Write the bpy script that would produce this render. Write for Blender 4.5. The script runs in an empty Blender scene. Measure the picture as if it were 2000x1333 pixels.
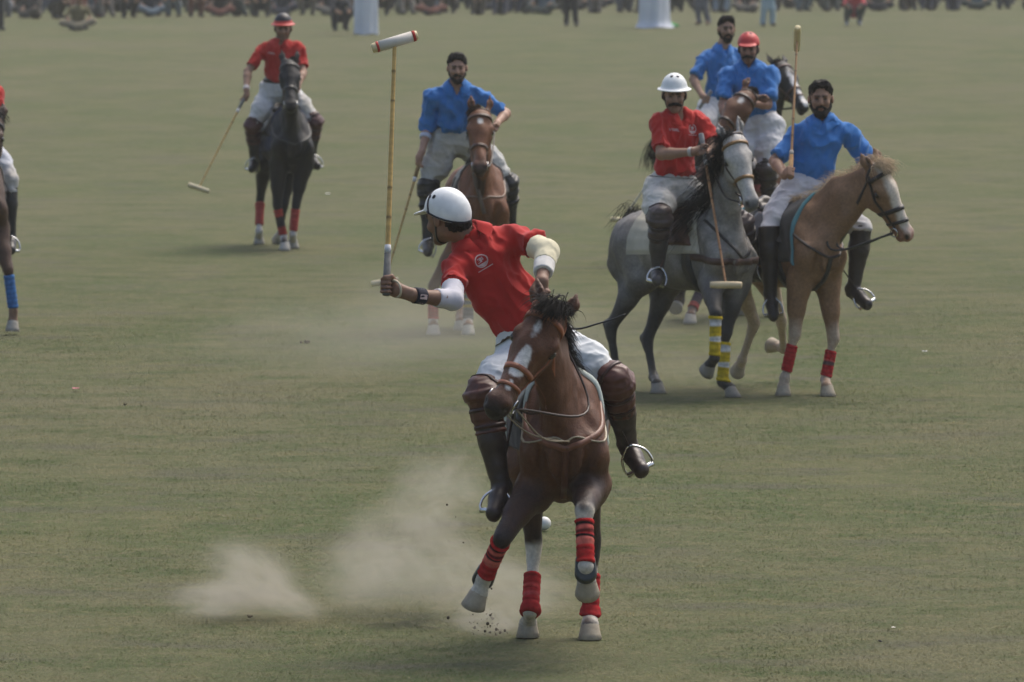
import bpy, math, random
import numpy as np
from mathutils import Vector, Matrix
from mathutils.bvhtree import BVHTree

random.seed(7)
RNG = np.random.default_rng(7)
SC = bpy.context.scene
COL = SC.collection

# ------------------------------------------------------------------ camera, sky, sun, exposure
CAM_H, FPX = 3.8, 14000.0            # eye height (m), focal length in pixels of the 2000 px wide photograph
PITCH = math.atan(900.5 / FPX)
cam_data = bpy.data.cameras.new('camera')
cam_data.sensor_width = 36.0
cam_data.lens = FPX / 2000.0 * 36.0
cam_data.clip_start = 1.0
cam_data.clip_end = 3000.0
cam_data.dof.use_dof = True
cam_data.dof.focus_distance = 39.0
cam_data.dof.aperture_fstop = 7.8
cam = bpy.data.objects.new('camera', cam_data)
COL.objects.link(cam)
cam.location = (0, 0, CAM_H)
cam.rotation_euler = (math.pi / 2 - PITCH, 0, 0)
SC.camera = cam

SUN_EL, SUN_AZ = math.radians(58), math.radians(35)     # azimuth from +Y (away from the viewer) towards +X
world = bpy.data.worlds.new('World')
SC.world = world
world.use_nodes = True
wn = world.node_tree
sky = wn.nodes.new('ShaderNodeTexSky')
sky.sky_type = 'NISHITA'
sky.sun_disc = False
sky.sun_elevation = SUN_EL
sky.sun_rotation = SUN_AZ
sky.dust_density = 5.0
sky.air_density = 1.0
sky.ozone_density = 1.0
wn.links.new(sky.outputs[0], wn.nodes['Background'].inputs[0])
wn.nodes['Background'].inputs[1].default_value = 0.105
sun_data = bpy.data.lights.new('sun', 'SUN')
sun_data.energy = 1.3
sun_data.angle = math.radians(36)
sun_data.color = (1.0, 0.95, 0.87)
sun = bpy.data.objects.new('sun', sun_data)
COL.objects.link(sun)
sd = Vector((math.sin(SUN_AZ) * math.cos(SUN_EL), math.cos(SUN_AZ) * math.cos(SUN_EL), math.sin(SUN_EL)))
sun.rotation_euler = sd.to_track_quat('Z', 'Y').to_euler()
SC.view_settings.view_transform = 'Standard'
SC.view_settings.look = 'None'
SC.view_settings.gamma = 1.0
SC.view_settings.use_curve_mapping = False
SC.view_settings.exposure = 0.97
SC.cycles.max_bounces = 6
SC.cycles.diffuse_bounces = 3
SC.cycles.volume_bounces = 1
SC.cycles.volume_step_rate = 1.0

# ------------------------------------------------------------------ measuring: a pixel of the photograph to a point in the field
CP, SP = math.cos(PITCH), math.sin(PITCH)
def A(*v): return np.array(v if len(v) > 1 else v[0], dtype=float)
def norm(v): v = A(v); return v / max(np.linalg.norm(v), 1e-9)
def orth(v, n): n = norm(n); v = A(v); return norm(v - n * (v @ n))
EYE = A(0, 0, CAM_H)
def ray(x, y):
    cx, cy = (x - 1000.0) / FPX, -(y - 666.5) / FPX
    return A(cx, CP + cy * SP, -SP + cy * CP)
def at(x, y, Y): r = ray(x, y); return EYE + r * (Y / r[1])
def ground(x, y): r = ray(x, y); return EYE + r * (-CAM_H / r[2])
def reach(p, x, y, L, s=-1):
    """child joint seen at pixel (x, y), one bone length L from joint p; s=-1 the nearer solution, +1 the farther"""
    r = norm(ray(x, y)); m = EYE - p
    b = m @ r; c = m @ m - L * L; q = b * b - c
    if q <= 0: return EYE + r * (-b)
    return EYE + r * (-b + s * math.sqrt(q))
def proj(p):
    d = A(p) - EYE; cz = d[1] * CP - d[2] * SP; cy = d[1] * SP + d[2] * CP
    return 1000 + FPX * d[0] / cz, 666.5 - FPX * cy / cz

# ------------------------------------------------------------------ noise for relief and for uneven coat borders
_LAT = np.random.default_rng(3).random((32, 32, 32)).astype(np.float32)
def vnoise(p):
    p = np.asarray(p, dtype=np.float32); i = np.floor(p).astype(np.int32); f = p - i
    f = f * f * (3 - 2 * f); i0 = i & 31; i1 = (i + 1) & 31; out = 0
    for a in (0, 1):
        for b in (0, 1):
            for c in (0, 1):
                w = (f[:, 0] if a else 1 - f[:, 0]) * (f[:, 1] if b else 1 - f[:, 1]) * (f[:, 2] if c else 1 - f[:, 2])
                out = out + w * _LAT[(i1 if a else i0)[:, 0], (i1 if b else i0)[:, 1], (i1 if c else i0)[:, 2]]
    return out
def fnoise(p, o=3):
    t, a, s = 0, .5, 0
    for k in range(o): t = t + a * vnoise(p * 2 ** k + 7.3 * k); s += a; a *= .5
    return t / s

# ------------------------------------------------------------------ soft solids: shapes melted into one continuous surface
class Prim:
    def __init__(s, f, lo, hi): s.f, s.lo, s.hi = f, A(lo), A(hi)
    def at(s, P): return s.f(P[:, 0], P[:, 1], P[:, 2])
def cone(a, b, ra, rb, flat=None, cap=None):
    a, b = A(a), A(b); ab = b - a; L2 = max(ab @ ab, 1e-9); rm = max(ra, rb) * (max(1, flat[1]) if flat else 1)
    if flat: fx = norm(flat[0]); fs = 1 / flat[1] - 1
    def f(X, Y, Z):
        x, y, z = X - a[0], Y - a[1], Z - a[2]
        t = np.clip((x * ab[0] + y * ab[1] + z * ab[2]) / L2, 0, 1)
        r = ra + (rb - ra) * t
        x, y, z = x - t * ab[0], y - t * ab[1], z - t * ab[2]
        if flat:
            m = (x * fx[0] + y * fx[1] + z * fx[2]) * fs
            x, y, z = x + m * fx[0], y + m * fx[1], z + m * fx[2]
        d = np.sqrt(x * x + y * y + z * z) - r
        for c, n in (cap or ()):
            n = norm(n); d = np.maximum(d, (X - c[0]) * n[0] + (Y - c[1]) * n[1] + (Z - c[2]) * n[2])
        return d
    return Prim(f, np.minimum(a, b) - rm, np.maximum(a, b) + rm)
def ell(c, r, M=None):
    c, r = A(c), A(r); M = np.eye(3) if M is None else np.array(M, dtype=float)
    ext = np.sqrt(((M * r[:, None]) ** 2).sum(0))
    def f(X, Y, Z):
        x, y, z = X - c[0], Y - c[1], Z - c[2]
        k0 = k1 = 0
        for i in range(3):
            q = (x * M[i, 0] + y * M[i, 1] + z * M[i, 2]) / r[i]
            k0 = k0 + q * q; k1 = k1 + (q / r[i]) ** 2
        k0 = np.sqrt(k0); return k0 * (k0 - 1) / np.maximum(np.sqrt(k1), 1e-6)
    return Prim(f, c - ext, c + ext)
def rbox(c, hs, M=None, r=.01):
    c, hs = A(c), A(hs); M = np.eye(3) if M is None else np.array(M, dtype=float)
    ext = np.abs(M * hs[:, None]).sum(0)
    def f(X, Y, Z):
        x, y, z = X - c[0], Y - c[1], Z - c[2]; o = 0; ins = None
        for i in range(3):
            q = np.abs(x * M[i, 0] + y * M[i, 1] + z * M[i, 2]) - (hs[i] - r)
            o = o + np.maximum(q, 0) ** 2; ins = q if ins is None else np.maximum(ins, q)
        return np.sqrt(o) + np.minimum(ins, 0) - r
    return Prim(f, c - ext, c + ext)
def smin(a, b, k):
    if k <= 0: return np.minimum(a, b)
    h = np.maximum(k - np.abs(a - b), 0) / k
    return np.minimum(a, b) - h * h * k * .25
class Shape:
    def __init__(s): s.ops = []
    def add(s, p, k=.03): s.ops.append(('a', p, k)); return s
    def sub(s, p, k=.01): s.ops.append(('s', p, k)); return s
    def cut(s, c, n, k=.004): s.ops.append(('c', (A(c), norm(n)), k)); return s
    def mesh(s, h):
        ad = [o[1] for o in s.ops if o[0] == 'a']
        lo = np.min([p.lo for p in ad], axis=0) - 4 * h; hi = np.max([p.hi for p in ad], axis=0) + 4 * h
        n = np.ceil((hi - lo) / h).astype(int) + 1
        ax = [(lo[i] + h * np.arange(n[i])).astype(np.float32) for i in range(3)]
        D = np.full(n, 1.0, dtype=np.float32)
        for op, p, k in s.ops:
            if op == 'c':
                c, nn = p
                d = ((ax[0] - c[0]) * nn[0])[:, None, None] + ((ax[1] - c[1]) * nn[1])[None, :, None] + ((ax[2] - c[2]) * nn[2])[None, None, :]
                D = -smin(-D, -d.astype(np.float32), k); continue
            m = 3 * h + k
            i0 = np.clip(np.floor((p.lo - m - lo) / h).astype(int), 0, n - 1); i1 = np.clip(np.ceil((p.hi + m - lo) / h).astype(int) + 1, 1, n)
            if np.any(i1 <= i0): continue
            sl = tuple(slice(i0[i], i1[i]) for i in range(3))
            d = p.f(ax[0][sl[0]][:, None, None], ax[1][sl[1]][None, :, None], ax[2][sl[2]][None, None, :]).astype(np.float32)
            D[sl] = smin(D[sl], d, k) if op == 'a' else -smin(-D[sl], d, k)
        return surface_nets(D, lo, h)
_CORN = [(0, 0, 0), (1, 0, 0), (0, 1, 0), (1, 1, 0), (0, 0, 1), (1, 0, 1), (0, 1, 1), (1, 1, 1)]
_EDGE = [(0, 1), (2, 3), (4, 5), (6, 7), (0, 2), (1, 3), (4, 6), (5, 7), (0, 4), (1, 5), (2, 6), (3, 7)]
def surface_nets(D, lo, h):
    S = D < 0; nx, ny, nz = D.shape
    def sh(a, c): return a[c[0]:nx - 1 + c[0], c[1]:ny - 1 + c[1], c[2]:nz - 1 + c[2]]
    anyv = sh(S, _CORN[0]).copy(); allv = anyv.copy()
    for c in _CORN[1:]: q = sh(S, c); anyv |= q; allv &= q
    act = anyv & ~allv
    I = np.argwhere(act)
    idx = np.full(act.shape, -1, dtype=np.int32); idx[act] = np.arange(len(I))
    val = np.stack([D[I[:, 0] + c[0], I[:, 1] + c[1], I[:, 2] + c[2]] for c in _CORN], 1)
    acc = np.zeros((len(I), 3)); cnt = np.zeros(len(I))
    for a, b in _EDGE:
        va, vb = val[:, a], val[:, b]; m = (va < 0) != (vb < 0)
        t = np.where(m, va / np.where(m, va - vb, 1), 0)
        ca, cb = A(_CORN[a]), A(_CORN[b])
        acc[m] += ca + (cb - ca) * t[m, None]; cnt[m] += 1
    V = lo + h * (I + acc / cnt[:, None])
    Q = []
    for axn in range(3):
        o = [(1, 2), (2, 0), (0, 1)][axn]
        sl0 = [slice(None)] * 3; sl1 = [slice(None)] * 3; sl0[axn] = slice(0, -1); sl1[axn] = slice(1, None)
        a, b = S[tuple(sl0)], S[tuple(sl1)]
        E = np.argwhere(a != b)
        ok = np.all([(E[:, o[0]] > 0), (E[:, o[1]] > 0), (E[:, o[0]] < D.shape[o[0]] - 1), (E[:, o[1]] < D.shape[o[1]] - 1)], axis=0)
        E = E[ok]; fl = a[E[:, 0], E[:, 1], E[:, 2]]
        d1 = np.zeros(3, int); d1[o[0]] = 1; d2 = np.zeros(3, int); d2[o[1]] = 1
        g = lambda e: idx[e[:, 0], e[:, 1], e[:, 2]]
        q = np.stack([g(E - d1 - d2), g(E - d2), g(E), g(E - d1)], 1)
        q[~fl] = q[~fl][:, ::-1]; Q.append(q)
    return V, np.concatenate(Q)
def vnormals(V, Q):
    n = np.cross(V[Q[:, 2]] - V[Q[:, 0]], V[Q[:, 3]] - V[Q[:, 1]])
    N = np.zeros_like(V)
    for i in range(4): np.add.at(N, Q[:, i], n)
    return N / np.maximum(np.linalg.norm(N, axis=1), 1e-9)[:, None]
def relax(V, Q, it=1, w=.5):
    for _ in range(it):
        acc = np.zeros_like(V); c = np.zeros(len(V))
        for i in range(4):
            a, b = Q[:, i], Q[:, (i + 1) % 4]
            np.add.at(acc, a, V[b]); np.add.at(c, a, 1); np.add.at(acc, b, V[a]); np.add.at(c, b, 1)
        V = V * (1 - w) + w * acc / np.maximum(c, 1)[:, None]
    return V

# ------------------------------------------------------------------ objects
def thing(name, label, cat, loc, group=None):
    o = bpy.data.objects.new(name, None); COL.objects.link(o)
    o.empty_display_size = .2; o.location = Vector(loc); o['label'] = label; o['category'] = cat
    if group: o['group'] = group
    return o
def obj(name, V, F, mat, parent=None, col=None, smooth=True, base=None):
    """one mesh object from world-space vertices; its origin is its thing's base"""
    V = np.asarray(V, dtype=float)
    if base is None:
        root = parent
        while root is not None and root.parent is not None: root = root.parent
        base = A(root.location) if root is not None else A(0, 0, 0)
    me = bpy.data.meshes.new(name)
    if isinstance(F, np.ndarray):
        nf, w = F.shape
        me.vertices.add(len(V)); me.vertices.foreach_set('co', (V - base).astype(np.float32).ravel())
        me.loops.add(nf * w); me.loops.foreach_set('vertex_index', F.astype(np.int32).ravel())
        me.polygons.add(nf); me.polygons.foreach_set('loop_start', np.arange(0, nf * w, w, dtype=np.int32))
        me.update(calc_edges=True)
    else:
        me.from_pydata([tuple(v) for v in (V - base)], [], [tuple(int(i) for i in f) for f in F]); me.update()
    if smooth: me.polygons.foreach_set('use_smooth', np.ones(len(me.polygons), dtype=bool))
    if col is not None:
        c = np.asarray(col, dtype=float)
        if c.ndim == 1: c = np.tile(c, (len(V), 1))
        at_ = me.color_attributes.new('Col', 'FLOAT_COLOR', 'POINT')
        at_.data.foreach_set('color', np.concatenate([c[:, :3], np.ones((len(V), 1))], 1).astype(np.float32).ravel())
    me.materials.append(mat)
    o = bpy.data.objects.new(name, me); COL.objects.link(o)
    if parent is not None: o.parent = parent
    else: o.location = Vector(base)
    return o
def tag(o, label, cat, group=None, kind=None):
    if label: o['label'] = label
    if cat: o['category'] = cat
    if group: o['group'] = group
    if kind: o['kind'] = kind
    return o
def bvh_of(V, Q): return BVHTree.FromPolygons([tuple(v) for v in V], [tuple(int(i) for i in q) for q in Q])

def tube(pts, rad, n=8, closed=False, caps=True):
    P = [A(p) for p in pts]; m = len(P); R = [rad] * m if np.isscalar(rad) else list(rad)
    V, F = [], []; t0 = norm(P[1] - P[0]); ref = orth(A(0, 0, 1) if abs(t0[2]) < .9 else A(1, 0, 0), t0)
    for i in range(m):
        t = norm(P[min(i + 1, m - 1)] - P[max(i - 1, 0)]) if not closed else norm(P[(i + 1) % m] - P[i - 1])
        ref = orth(ref, t); b = np.cross(t, ref)
        for k in range(n):
            a = 2 * math.pi * k / n; V.append(P[i] + R[i] * (math.cos(a) * ref + math.sin(a) * b))
    for i in range(m if closed else m - 1):
        j = (i + 1) % m
        for k in range(n): F.append((i * n + k, i * n + (k + 1) % n, j * n + (k + 1) % n, j * n + k))
    if caps and not closed: F.append(tuple(range(n))[::-1]); F.append(tuple((m - 1) * n + k for k in range(n)))
    return V, F
def join(parts):
    V, F = [], []
    for v, f in parts:
        o = len(V); V.extend(v); F.extend([tuple(int(i) + o for i in q) for q in f])
    return V, F
def smooth_path(pts, n=24):
    P = [A(p) for p in pts]; P = [2 * P[0] - P[1]] + P + [2 * P[-1] - P[-2]]; out = []; m = len(P) - 3
    for k in range(n):
        u = k / (n - 1) * m; i = min(int(u), m - 1); t = u - i; a, b, c, d = P[i:i + 4]
        out.append(.5 * ((2 * b) + (c - a) * t + (2 * a - 5 * b + 4 * c - d) * t * t + (3 * b - a - 3 * c + d) * t ** 3))
    return out
def strip(stations):
    """closed or open strap from stations of 4 corner points"""
    return stations
def ring(bvh, c, axis, ref, width, thick, a0=0, a1=360, n=40, lift=0.0):
    """a strap lying round a body: the body is felt from the inside, the strap stands proud by thick"""
    axis = norm(axis); ref = orth(ref, axis); b = np.cross(axis, ref); closed = abs(a1 - a0) >= 359.9
    st = []
    for k in range(n if closed else n + 1):
        a = math.radians(a0 + (a1 - a0) * k / n); d = math.cos(a) * ref + math.sin(a) * b; q = []
        for w in (-.5, .5):
            o = c + axis * (w * width); hit = bvh.ray_cast(Vector(o), Vector(d), 1.5)
            q.append(A(hit[0]) if hit[0] is not None else None)
        if q[0] is None or q[1] is None:
            if st: st.append(st[-1])
            continue
        st.append((q[0] + d * (lift - .003), q[0] + d * (lift + thick), q[1] + d * (lift + thick), q[1] + d * (lift - .003)))
    V, F = [], []; m = len(st)
    for s in st: V.extend(s)
    for i in range(m if closed else m - 1):
        j = (i + 1) % m
        for k in range(4): F.append((i * 4 + k, j * 4 + k, j * 4 + (k + 1) % 4, i * 4 + (k + 1) % 4))
    if not closed and m: F.append((0, 1, 2, 3)); F.append(tuple(4 * (m - 1) + k for k in (3, 2, 1, 0)))
    return V, F
def path_strap(bvh, pts, width, thick, n=24, lift=0.0):
    """a strap laid along points pressed onto a body"""
    P = smooth_path(pts, n); S = []
    for p in P:
        h = bvh.find_nearest(Vector(p)); S.append((A(h[0]), A(h[1])))
    V, F = [], []
    for i, (p, nn) in enumerate(S):
        t = norm(S[min(i + 1, n - 1)][0] - S[max(i - 1, 0)][0]); s = norm(np.cross(t, nn)) * width / 2
        V += [p - s - nn * .003 + nn * lift, p - s + nn * (thick + lift), p + s + nn * (thick + lift), p + s - nn * .003 + nn * lift]
    for i in range(n - 1):
        for k in range(4): F.append((i * 4 + k, i * 4 + (k + 1) % 4, i * 4 + 4 + (k + 1) % 4, i * 4 + 4 + k))
    F += [(3, 2, 1, 0), tuple(4 * (n - 1) + k for k in range(4))]
    return V, F
def strands(roots, grav=.6, w=.004, seg=7, wild=.15, rng=None):
    """hair: every root is (point, direction, length, final direction)"""
    rng = rng or RNG; V, F = [], []
    for p, d, L, g in roots:
        p = A(p); d = norm(d); g = norm(g); pts = [p]; j = norm(rng.normal(size=3))
        for k in range(seg):
            t = (k + 1) / seg; dd = norm(d * (1 - t * grav) + g * t * grav * 1.6 + wild * j * t + rng.normal(size=3) * wild * .35)
            p = p + dd * L / seg; pts.append(p)
        v, f = tube(pts, [w * (1 - .85 * (k / seg) ** 2) for k in range(seg + 1)], n=3, caps=False)
        o = len(V); V.extend(v); F.extend([tuple(i + o for i in q) for q in f])
    return V, np.array(F)

# ------------------------------------------------------------------ materials
def nt(m): m.use_nodes = True; return m.node_tree
def mk(name, color=None, rough=.7, nscale=40, namt=.15, bump=.0, bscale=200, spec=.4, sheen=0, metal=0, coat=0, bdist=.004):
    """procedural material; color None takes the object's own pigment (colour attribute)"""
    m = bpy.data.materials.new(name); t = nt(m); N = t.nodes; L = t.links; b = N['Principled BSDF']
    if color is None:
        src = N.new('ShaderNodeAttribute'); src.attribute_name = 'Col'; cs = src.outputs['Color']
    else:
        src = N.new('ShaderNodeRGB'); src.outputs[0].default_value = (*color, 1); cs = src.outputs[0]
    tc = N.new('ShaderNodeTexCoord'); nz = N.new('ShaderNodeTexNoise'); nz.inputs['Scale'].default_value = nscale; nz.inputs['Detail'].default_value = 5
    L.new(tc.outputs['Object'], nz.inputs['Vector'])
    mr = N.new('ShaderNodeMapRange'); mr.inputs['To Min'].default_value = 1 - namt; mr.inputs['To Max'].default_value = 1 + namt
    mr.inputs['From Min'].default_value = .25; mr.inputs['From Max'].default_value = .75
    L.new(nz.outputs['Fac'], mr.inputs['Value'])
    mx = N.new('ShaderNodeVectorMath'); mx.operation = 'SCALE'; L.new(cs, mx.inputs[0]); L.new(mr.outputs[0], mx.inputs['Scale'])
    L.new(mx.outputs[0], b.inputs['Base Color'])
    b.inputs['Roughness'].default_value = rough; b.inputs['Specular IOR Level'].default_value = spec; b.inputs['Metallic'].default_value = metal
    if sheen: b.inputs['Sheen Weight'].default_value = sheen; b.inputs['Sheen Roughness'].default_value = .5
    if coat: b.inputs['Coat Weight'].default_value = coat; b.inputs['Coat Roughness'].default_value = .25
    if bump:
        n2 = N.new('ShaderNodeTexNoise'); n2.inputs['Scale'].default_value = bscale; n2.inputs['Detail'].default_value = 3
        L.new(tc.outputs['Object'], n2.inputs['Vector'])
        bp = N.new('ShaderNodeBump'); bp.inputs['Strength'].default_value = bump; bp.inputs['Distance'].default_value = bdist
        L.new(n2.outputs['Fac'], bp.inputs['Height']); L.new(bp.outputs[0], b.inputs['Normal'])
    return m
M_COAT = mk('horse_coat', None, .52, 55, .24, .6, 110, .26, bdist=.005)
M_HAIR = mk('hair', None, .7, 60, .35, 0, 1, .3)
M_SKIN = mk('skin', None, .55, 45, .12, .2, 180, .35, bdist=.002)
M_CLOTH = mk('cloth', None, .88, 18, .07, .35, 420, .15, sheen=.15, bdist=.0015)
M_LEATHER = mk('leather', None, .42, 35, .22, .3, 220, .4, bdist=.002)
M_WRAP = mk('leg_wrap', None, .9, 38, .34, .4, 300, .1, bdist=.002)
M_HOOF = mk('hoof_horn', None, .75, 30, .18, .3, 90, .25, bdist=.003)
M_GLOSS = mk('helmet_shell', None, .48, 22, .10, 0, 1, .4)
M_EYE = mk('eye', (.012, .008, .006), .08, 5, .05, 0, 1, .6)
M_STEEL = mk('steel', (.62, .62, .60), .25, 40, .1, 0, 1, .5, metal=1)
M_WOOD = mk('mallet_wood', None, .5, 14, .15, 0, 1, .4)
M_DARK = mk('dark_hole', (.012, .012, .02), .8)
M_PRINT = mk('shirt_print', (.56, .42, .40), .8, 60, .2)
# ------------------------------------------------------------------ horses
UP = A(0, 0, 1)
def sstep(d, soft): t = np.clip(.5 - d / (2 * soft), 0, 1); return t * t * (3 - 2 * t)
def paint(C, V, prim, color, soft=.02, rough=.02, freq=14, amt=1.0):
    d = prim.at(V) + (fnoise(V * freq + 3.1, 3) - .5) * 2 * rough
    m = sstep(d, soft)[:, None] * amt
    return C * (1 - m) + A(color) * m
def hoof(C, S, fw, sc, ground_flat):
    """a hoof from the coronet C to the middle of the sole S, toe towards fw"""
    ax = norm(S - C); sl = UP * -1 if ground_flat else ax
    fw = orth(fw, sl); sd = np.cross(sl, fw); V, F = [], []; n = 18
    prof = [(-.45, .034, -.004), (-.25, .043, -.002), (.0, .050, .0), (.15, .051, .004), (.55, .058, .008), (.97, .066, .014), (1.0, .060, .014)]
    for t, r, off in prof:
        c = C + (S - C) * t + fw * off * sc
        for k in range(n):
            a = 2 * math.pi * k / n; ca, sa = math.cos(a), math.sin(a)
            rr = r * sc * (1.08 if ca > 0 else .92)
            V.append(c + fw * ca * rr + sd * sa * r * sc * .95)
    m = len(prof)
    for i in range(m - 1):
        for k in range(n): F.append((i * n + k, i * n + (k + 1) % n, (i + 1) * n + (k + 1) % n, (i + 1) * n + k))
    F.append(tuple(range(n))[::-1]); F.append(tuple((m - 1) * n + k for k in range(n)))
    return V, F
class Bag: pass
def horse(label, c, h=.012, group='polo horses'):
    R = Bag(); s = c.get('s', 1.0); a = math.radians(c.get('yaw', 0)); pt = math.radians(c.get('pitch', 0)); roll = math.radians(c.get('roll', 0))
    hd = A(math.sin(a), -math.cos(a), 0); lf = A(math.cos(a), math.sin(a), 0)
    P0 = A(c['pivot'][0], c['pivot'][1], c.get('lift', 0))
    up = UP * math.cos(roll) + lf * math.sin(roll); lf = lf * math.cos(roll) - UP * math.sin(roll)
    cp, sp = math.cos(pt), math.sin(pt); wide = c.get('wide', .90)
    def T(x, y, z):
        x, z = x * cp - (z - 1.1) * sp, 1.1 + x * sp + (z - 1.1) * cp
        return P0 + s * (x * hd + y * wide * lf + z * up)
    M = np.array([hd * cp + up * sp, lf, up * cp - hd * sp])
    fwd, upl = M[0], M[2]
    R.T, R.M, R.s, R.fwd, R.lf, R.up = T, M, s, fwd, lf, upl
    E = lambda x, y, z, rx, ry, rz: ell(T(x, y, z), A(rx, ry * wide, rz) * s, M)
    K = lambda p, q, r1, r2, flat=None: cone(p, q, r1 * s, r2 * s, flat)
    B = Shape()
    # trunk
    B.add(E(.36, 0, 1.08, .30, .180, .315), .1)
    B.add(E(-.02, 0, 1.09, .48, .236, .295), .12)
    B.add(E(-.30, 0, 1.14, .36, .245, .255), .12)
    B.add(E(-.52, 0, 1.20, .32, .250, .235), .1)
    B.add(K(T(.44, 0, 1.37), T(.10, 0, 1.34), .065, .06), .14)
    B.add(E(.56, 0, 1.07, .12, .135, .18), .08)
    for q in (-1, 1):
        B.add(K(T(.34, q * .09, 1.30), T(.58, q * .122, 1.05), .105, .100), .05)
        B.sub(K(T(.56, q * .02, 1.36), T(.62, q * .165, 1.17), .022, .022), .04)             # neck meets shoulder
        B.sub(K(T(.30, q * .235, 1.22), T(.36, q * .255, .92), .02, .02), .05)               # behind the shoulder        # shoulder
        B.add(E(.635, q * .070, 1.02, .075, .066, .130), .018)                              # pectorals
        B.add(K(T(.52, q * .138, 1.00), T(.47, q * .145, .80), .090, .076), .04)             # top of the forearm
        B.add(K(T(.56, q * .125, 1.03), T(.44, q * .140, .87), .095, .088), .05)
        B.add(K(T(-.55, q * .12, 1.22), T(-.70, q * .125, 1.02), .17, .125), .08)       # buttock
        B.add(K(T(-.54, q * .125, 1.14), T(-.42, q * .16, .90), .165, .115), .08)       # thigh
    B.sub(K(T(.745, 0, 1.15), T(.69, 0, .84), .050, .050), .03)
    for q in (-1, 1): B.sub(K(T(.70, q * .165, 1.10), T(.62, q * .075, .86), .030, .034), .03)     # between breast and forearm                            # groove between them
    # neck and head
    wth = T(.36, 0, 1.37)
    poll = reach(wth, *c['poll'][:2], c.get('neckL', .74) * s, c['poll'][2])
    muz = reach(poll, *c['muzzle'][:2], .56 * s, c['muzzle'][2])
    u = norm(muz - poll); n = orth(c['face'], u); e = np.cross(u, n)
    if e @ lf < 0: e = -e
    HM = np.array([u, n, e]); hs = s * c.get('head', 1.0)
    Hd = lambda uu, nn, ee: poll + hs * (uu * u + nn * n + ee * e)
    HE = lambda uu, nn, ee, r1, r2, r3: ell(Hd(uu, nn, ee), A(r1, r2, r3) * hs, HM)
    HK = lambda p, q, r1, r2, flat=None: cone(Hd(*p), Hd(*q), r1 * hs, r2 * hs, flat)
    R.Hd, R.HM, R.hs, R.poll = Hd, HM, hs, poll
    throat = Hd(.14, -.17, 0); nape = Hd(.03, -.06, 0)
    base_lo, base_hi = T(.58, 0, 1.10), T(.36, 0, 1.35)
    bend = c.get('crest', .05) * s
    ndir = norm(nape - base_hi); nl = norm(np.cross(ndir, upl)); arch = np.cross(nl, ndir)
    if arch @ UP < 0: arch = -arch
    R.nl = nl if nl @ lf > 0 else -nl
    mid_hi = (base_hi + nape) / 2 + arch * bend; mid_lo = (base_lo + throat) / 2 + arch * bend * .3
    fl = (nl, .54)
    for p, q, r1, r2 in ((T(.46, 0, 1.20), (mid_hi + mid_lo) / 2, .170, .130), ((mid_hi + mid_lo) / 2, (nape + throat) / 2, .135, .10)):
        B.add(K(p, q, r1, r2, fl), .09)
    B.add(K(base_hi, mid_hi, .085, .062, fl), .07); B.add(K(mid_hi, nape, .062, .055, fl), .06)
    B.add(K(base_lo, mid_lo, .098, .072, (nl, .72)), .05); B.add(K(mid_lo, throat, .076, .058, (nl, .85)), .04)
    R.crest = smooth_path([T(.30, 0, 1.42), base_hi + arch * .07 * s, mid_hi + arch * .055 * s, nape + arch * .05 * s, Hd(-.01, -.01, 0)], 40)
    Hh = Shape() if False else B
    B.add(HE(.07, -.055, 0, .11, .078, .086), .04)
    B.add(HK((.06, -.04, 0), (.20, -.055, 0), .068, .076, (e, 1.22)), .03)
    B.add(HK((.18, -.062, 0), (.46, -.058, 0), .082, .050, (e, .95)), .03)
    B.add(HK((.16, -.022, 0), (.45, -.018, 0), .035, .024, (e, 1.2)), .03)                # nasal bone
    for q in (-1, 1):
        B.add(HE(.20, -.135, q * .048, .115, .095, .036), .035)                           # cheek
        B.add(HE(.165, -.038, q * .090, .042, .026, .020), .02)                           # brow over the eye
        B.add(HK((.22, -.075, q * .065), (.38, -.075, q * .040), .016, .010), .03)        # facial crest
        B.add(HE(.535, -.032, q * .036, .042, .032, .022), .02)
    B.add(HK((.24, -.155, 0), (.50, -.115, 0), .05, .032, (e, .85)), .04)
    B.add(HE(.51, -.060, 0, .075, .062, .052), .03)
    B.add(HE(.545, -.075, 0, .042, .045, .045), .02)
    B.add(HE(.525, -.125, 0, .045, .030, .034), .02)
    for q in (-1, 1):
        B.sub(HE(.553, -.020, q * .047, .024, .015, .015), .012)                          # nostril
        B.sub(HE(.190, -.058, q * .106, .026, .016, .014), .012)                          # eye socket
    B.sub(rbox(Hd(.56, -.098, 0), A(.05, .004, .08) * hs, HM, .002), .008)                # mouth
    R.mouth = [Hd(.485, -.098, q * .05) for q in (-1, 1)]
    # ears
    edir = c.get('ears', ((-.165, .03, -.02), (-.165, .03, .02)))
    for q, d in zip((-1, 1), edir):
        e0 = A(.005, -.035, q * .055); e1 = e0 + A(d) * .5 + A(0, .0, q * .012); e2 = e0 + A(d)
        open_ = norm(HM[1] * .8 + e * q * .55)
        B.add(HK(e0, e1, .026, .034, (open_, .75)), .015); B.add(HK(e1, e2, .034, .006, (open_, .75)), .012)
        i0 = Hd(*(e0 + A(d) * .22)) + open_ * .028 * hs; i1 = Hd(*(e0 + A(d) * .72)) + open_ * .017 * hs
        B.sub(cone(i0, i1, .017 * hs, .010 * hs), .008)
    # legs
    R.legs = {}
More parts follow.
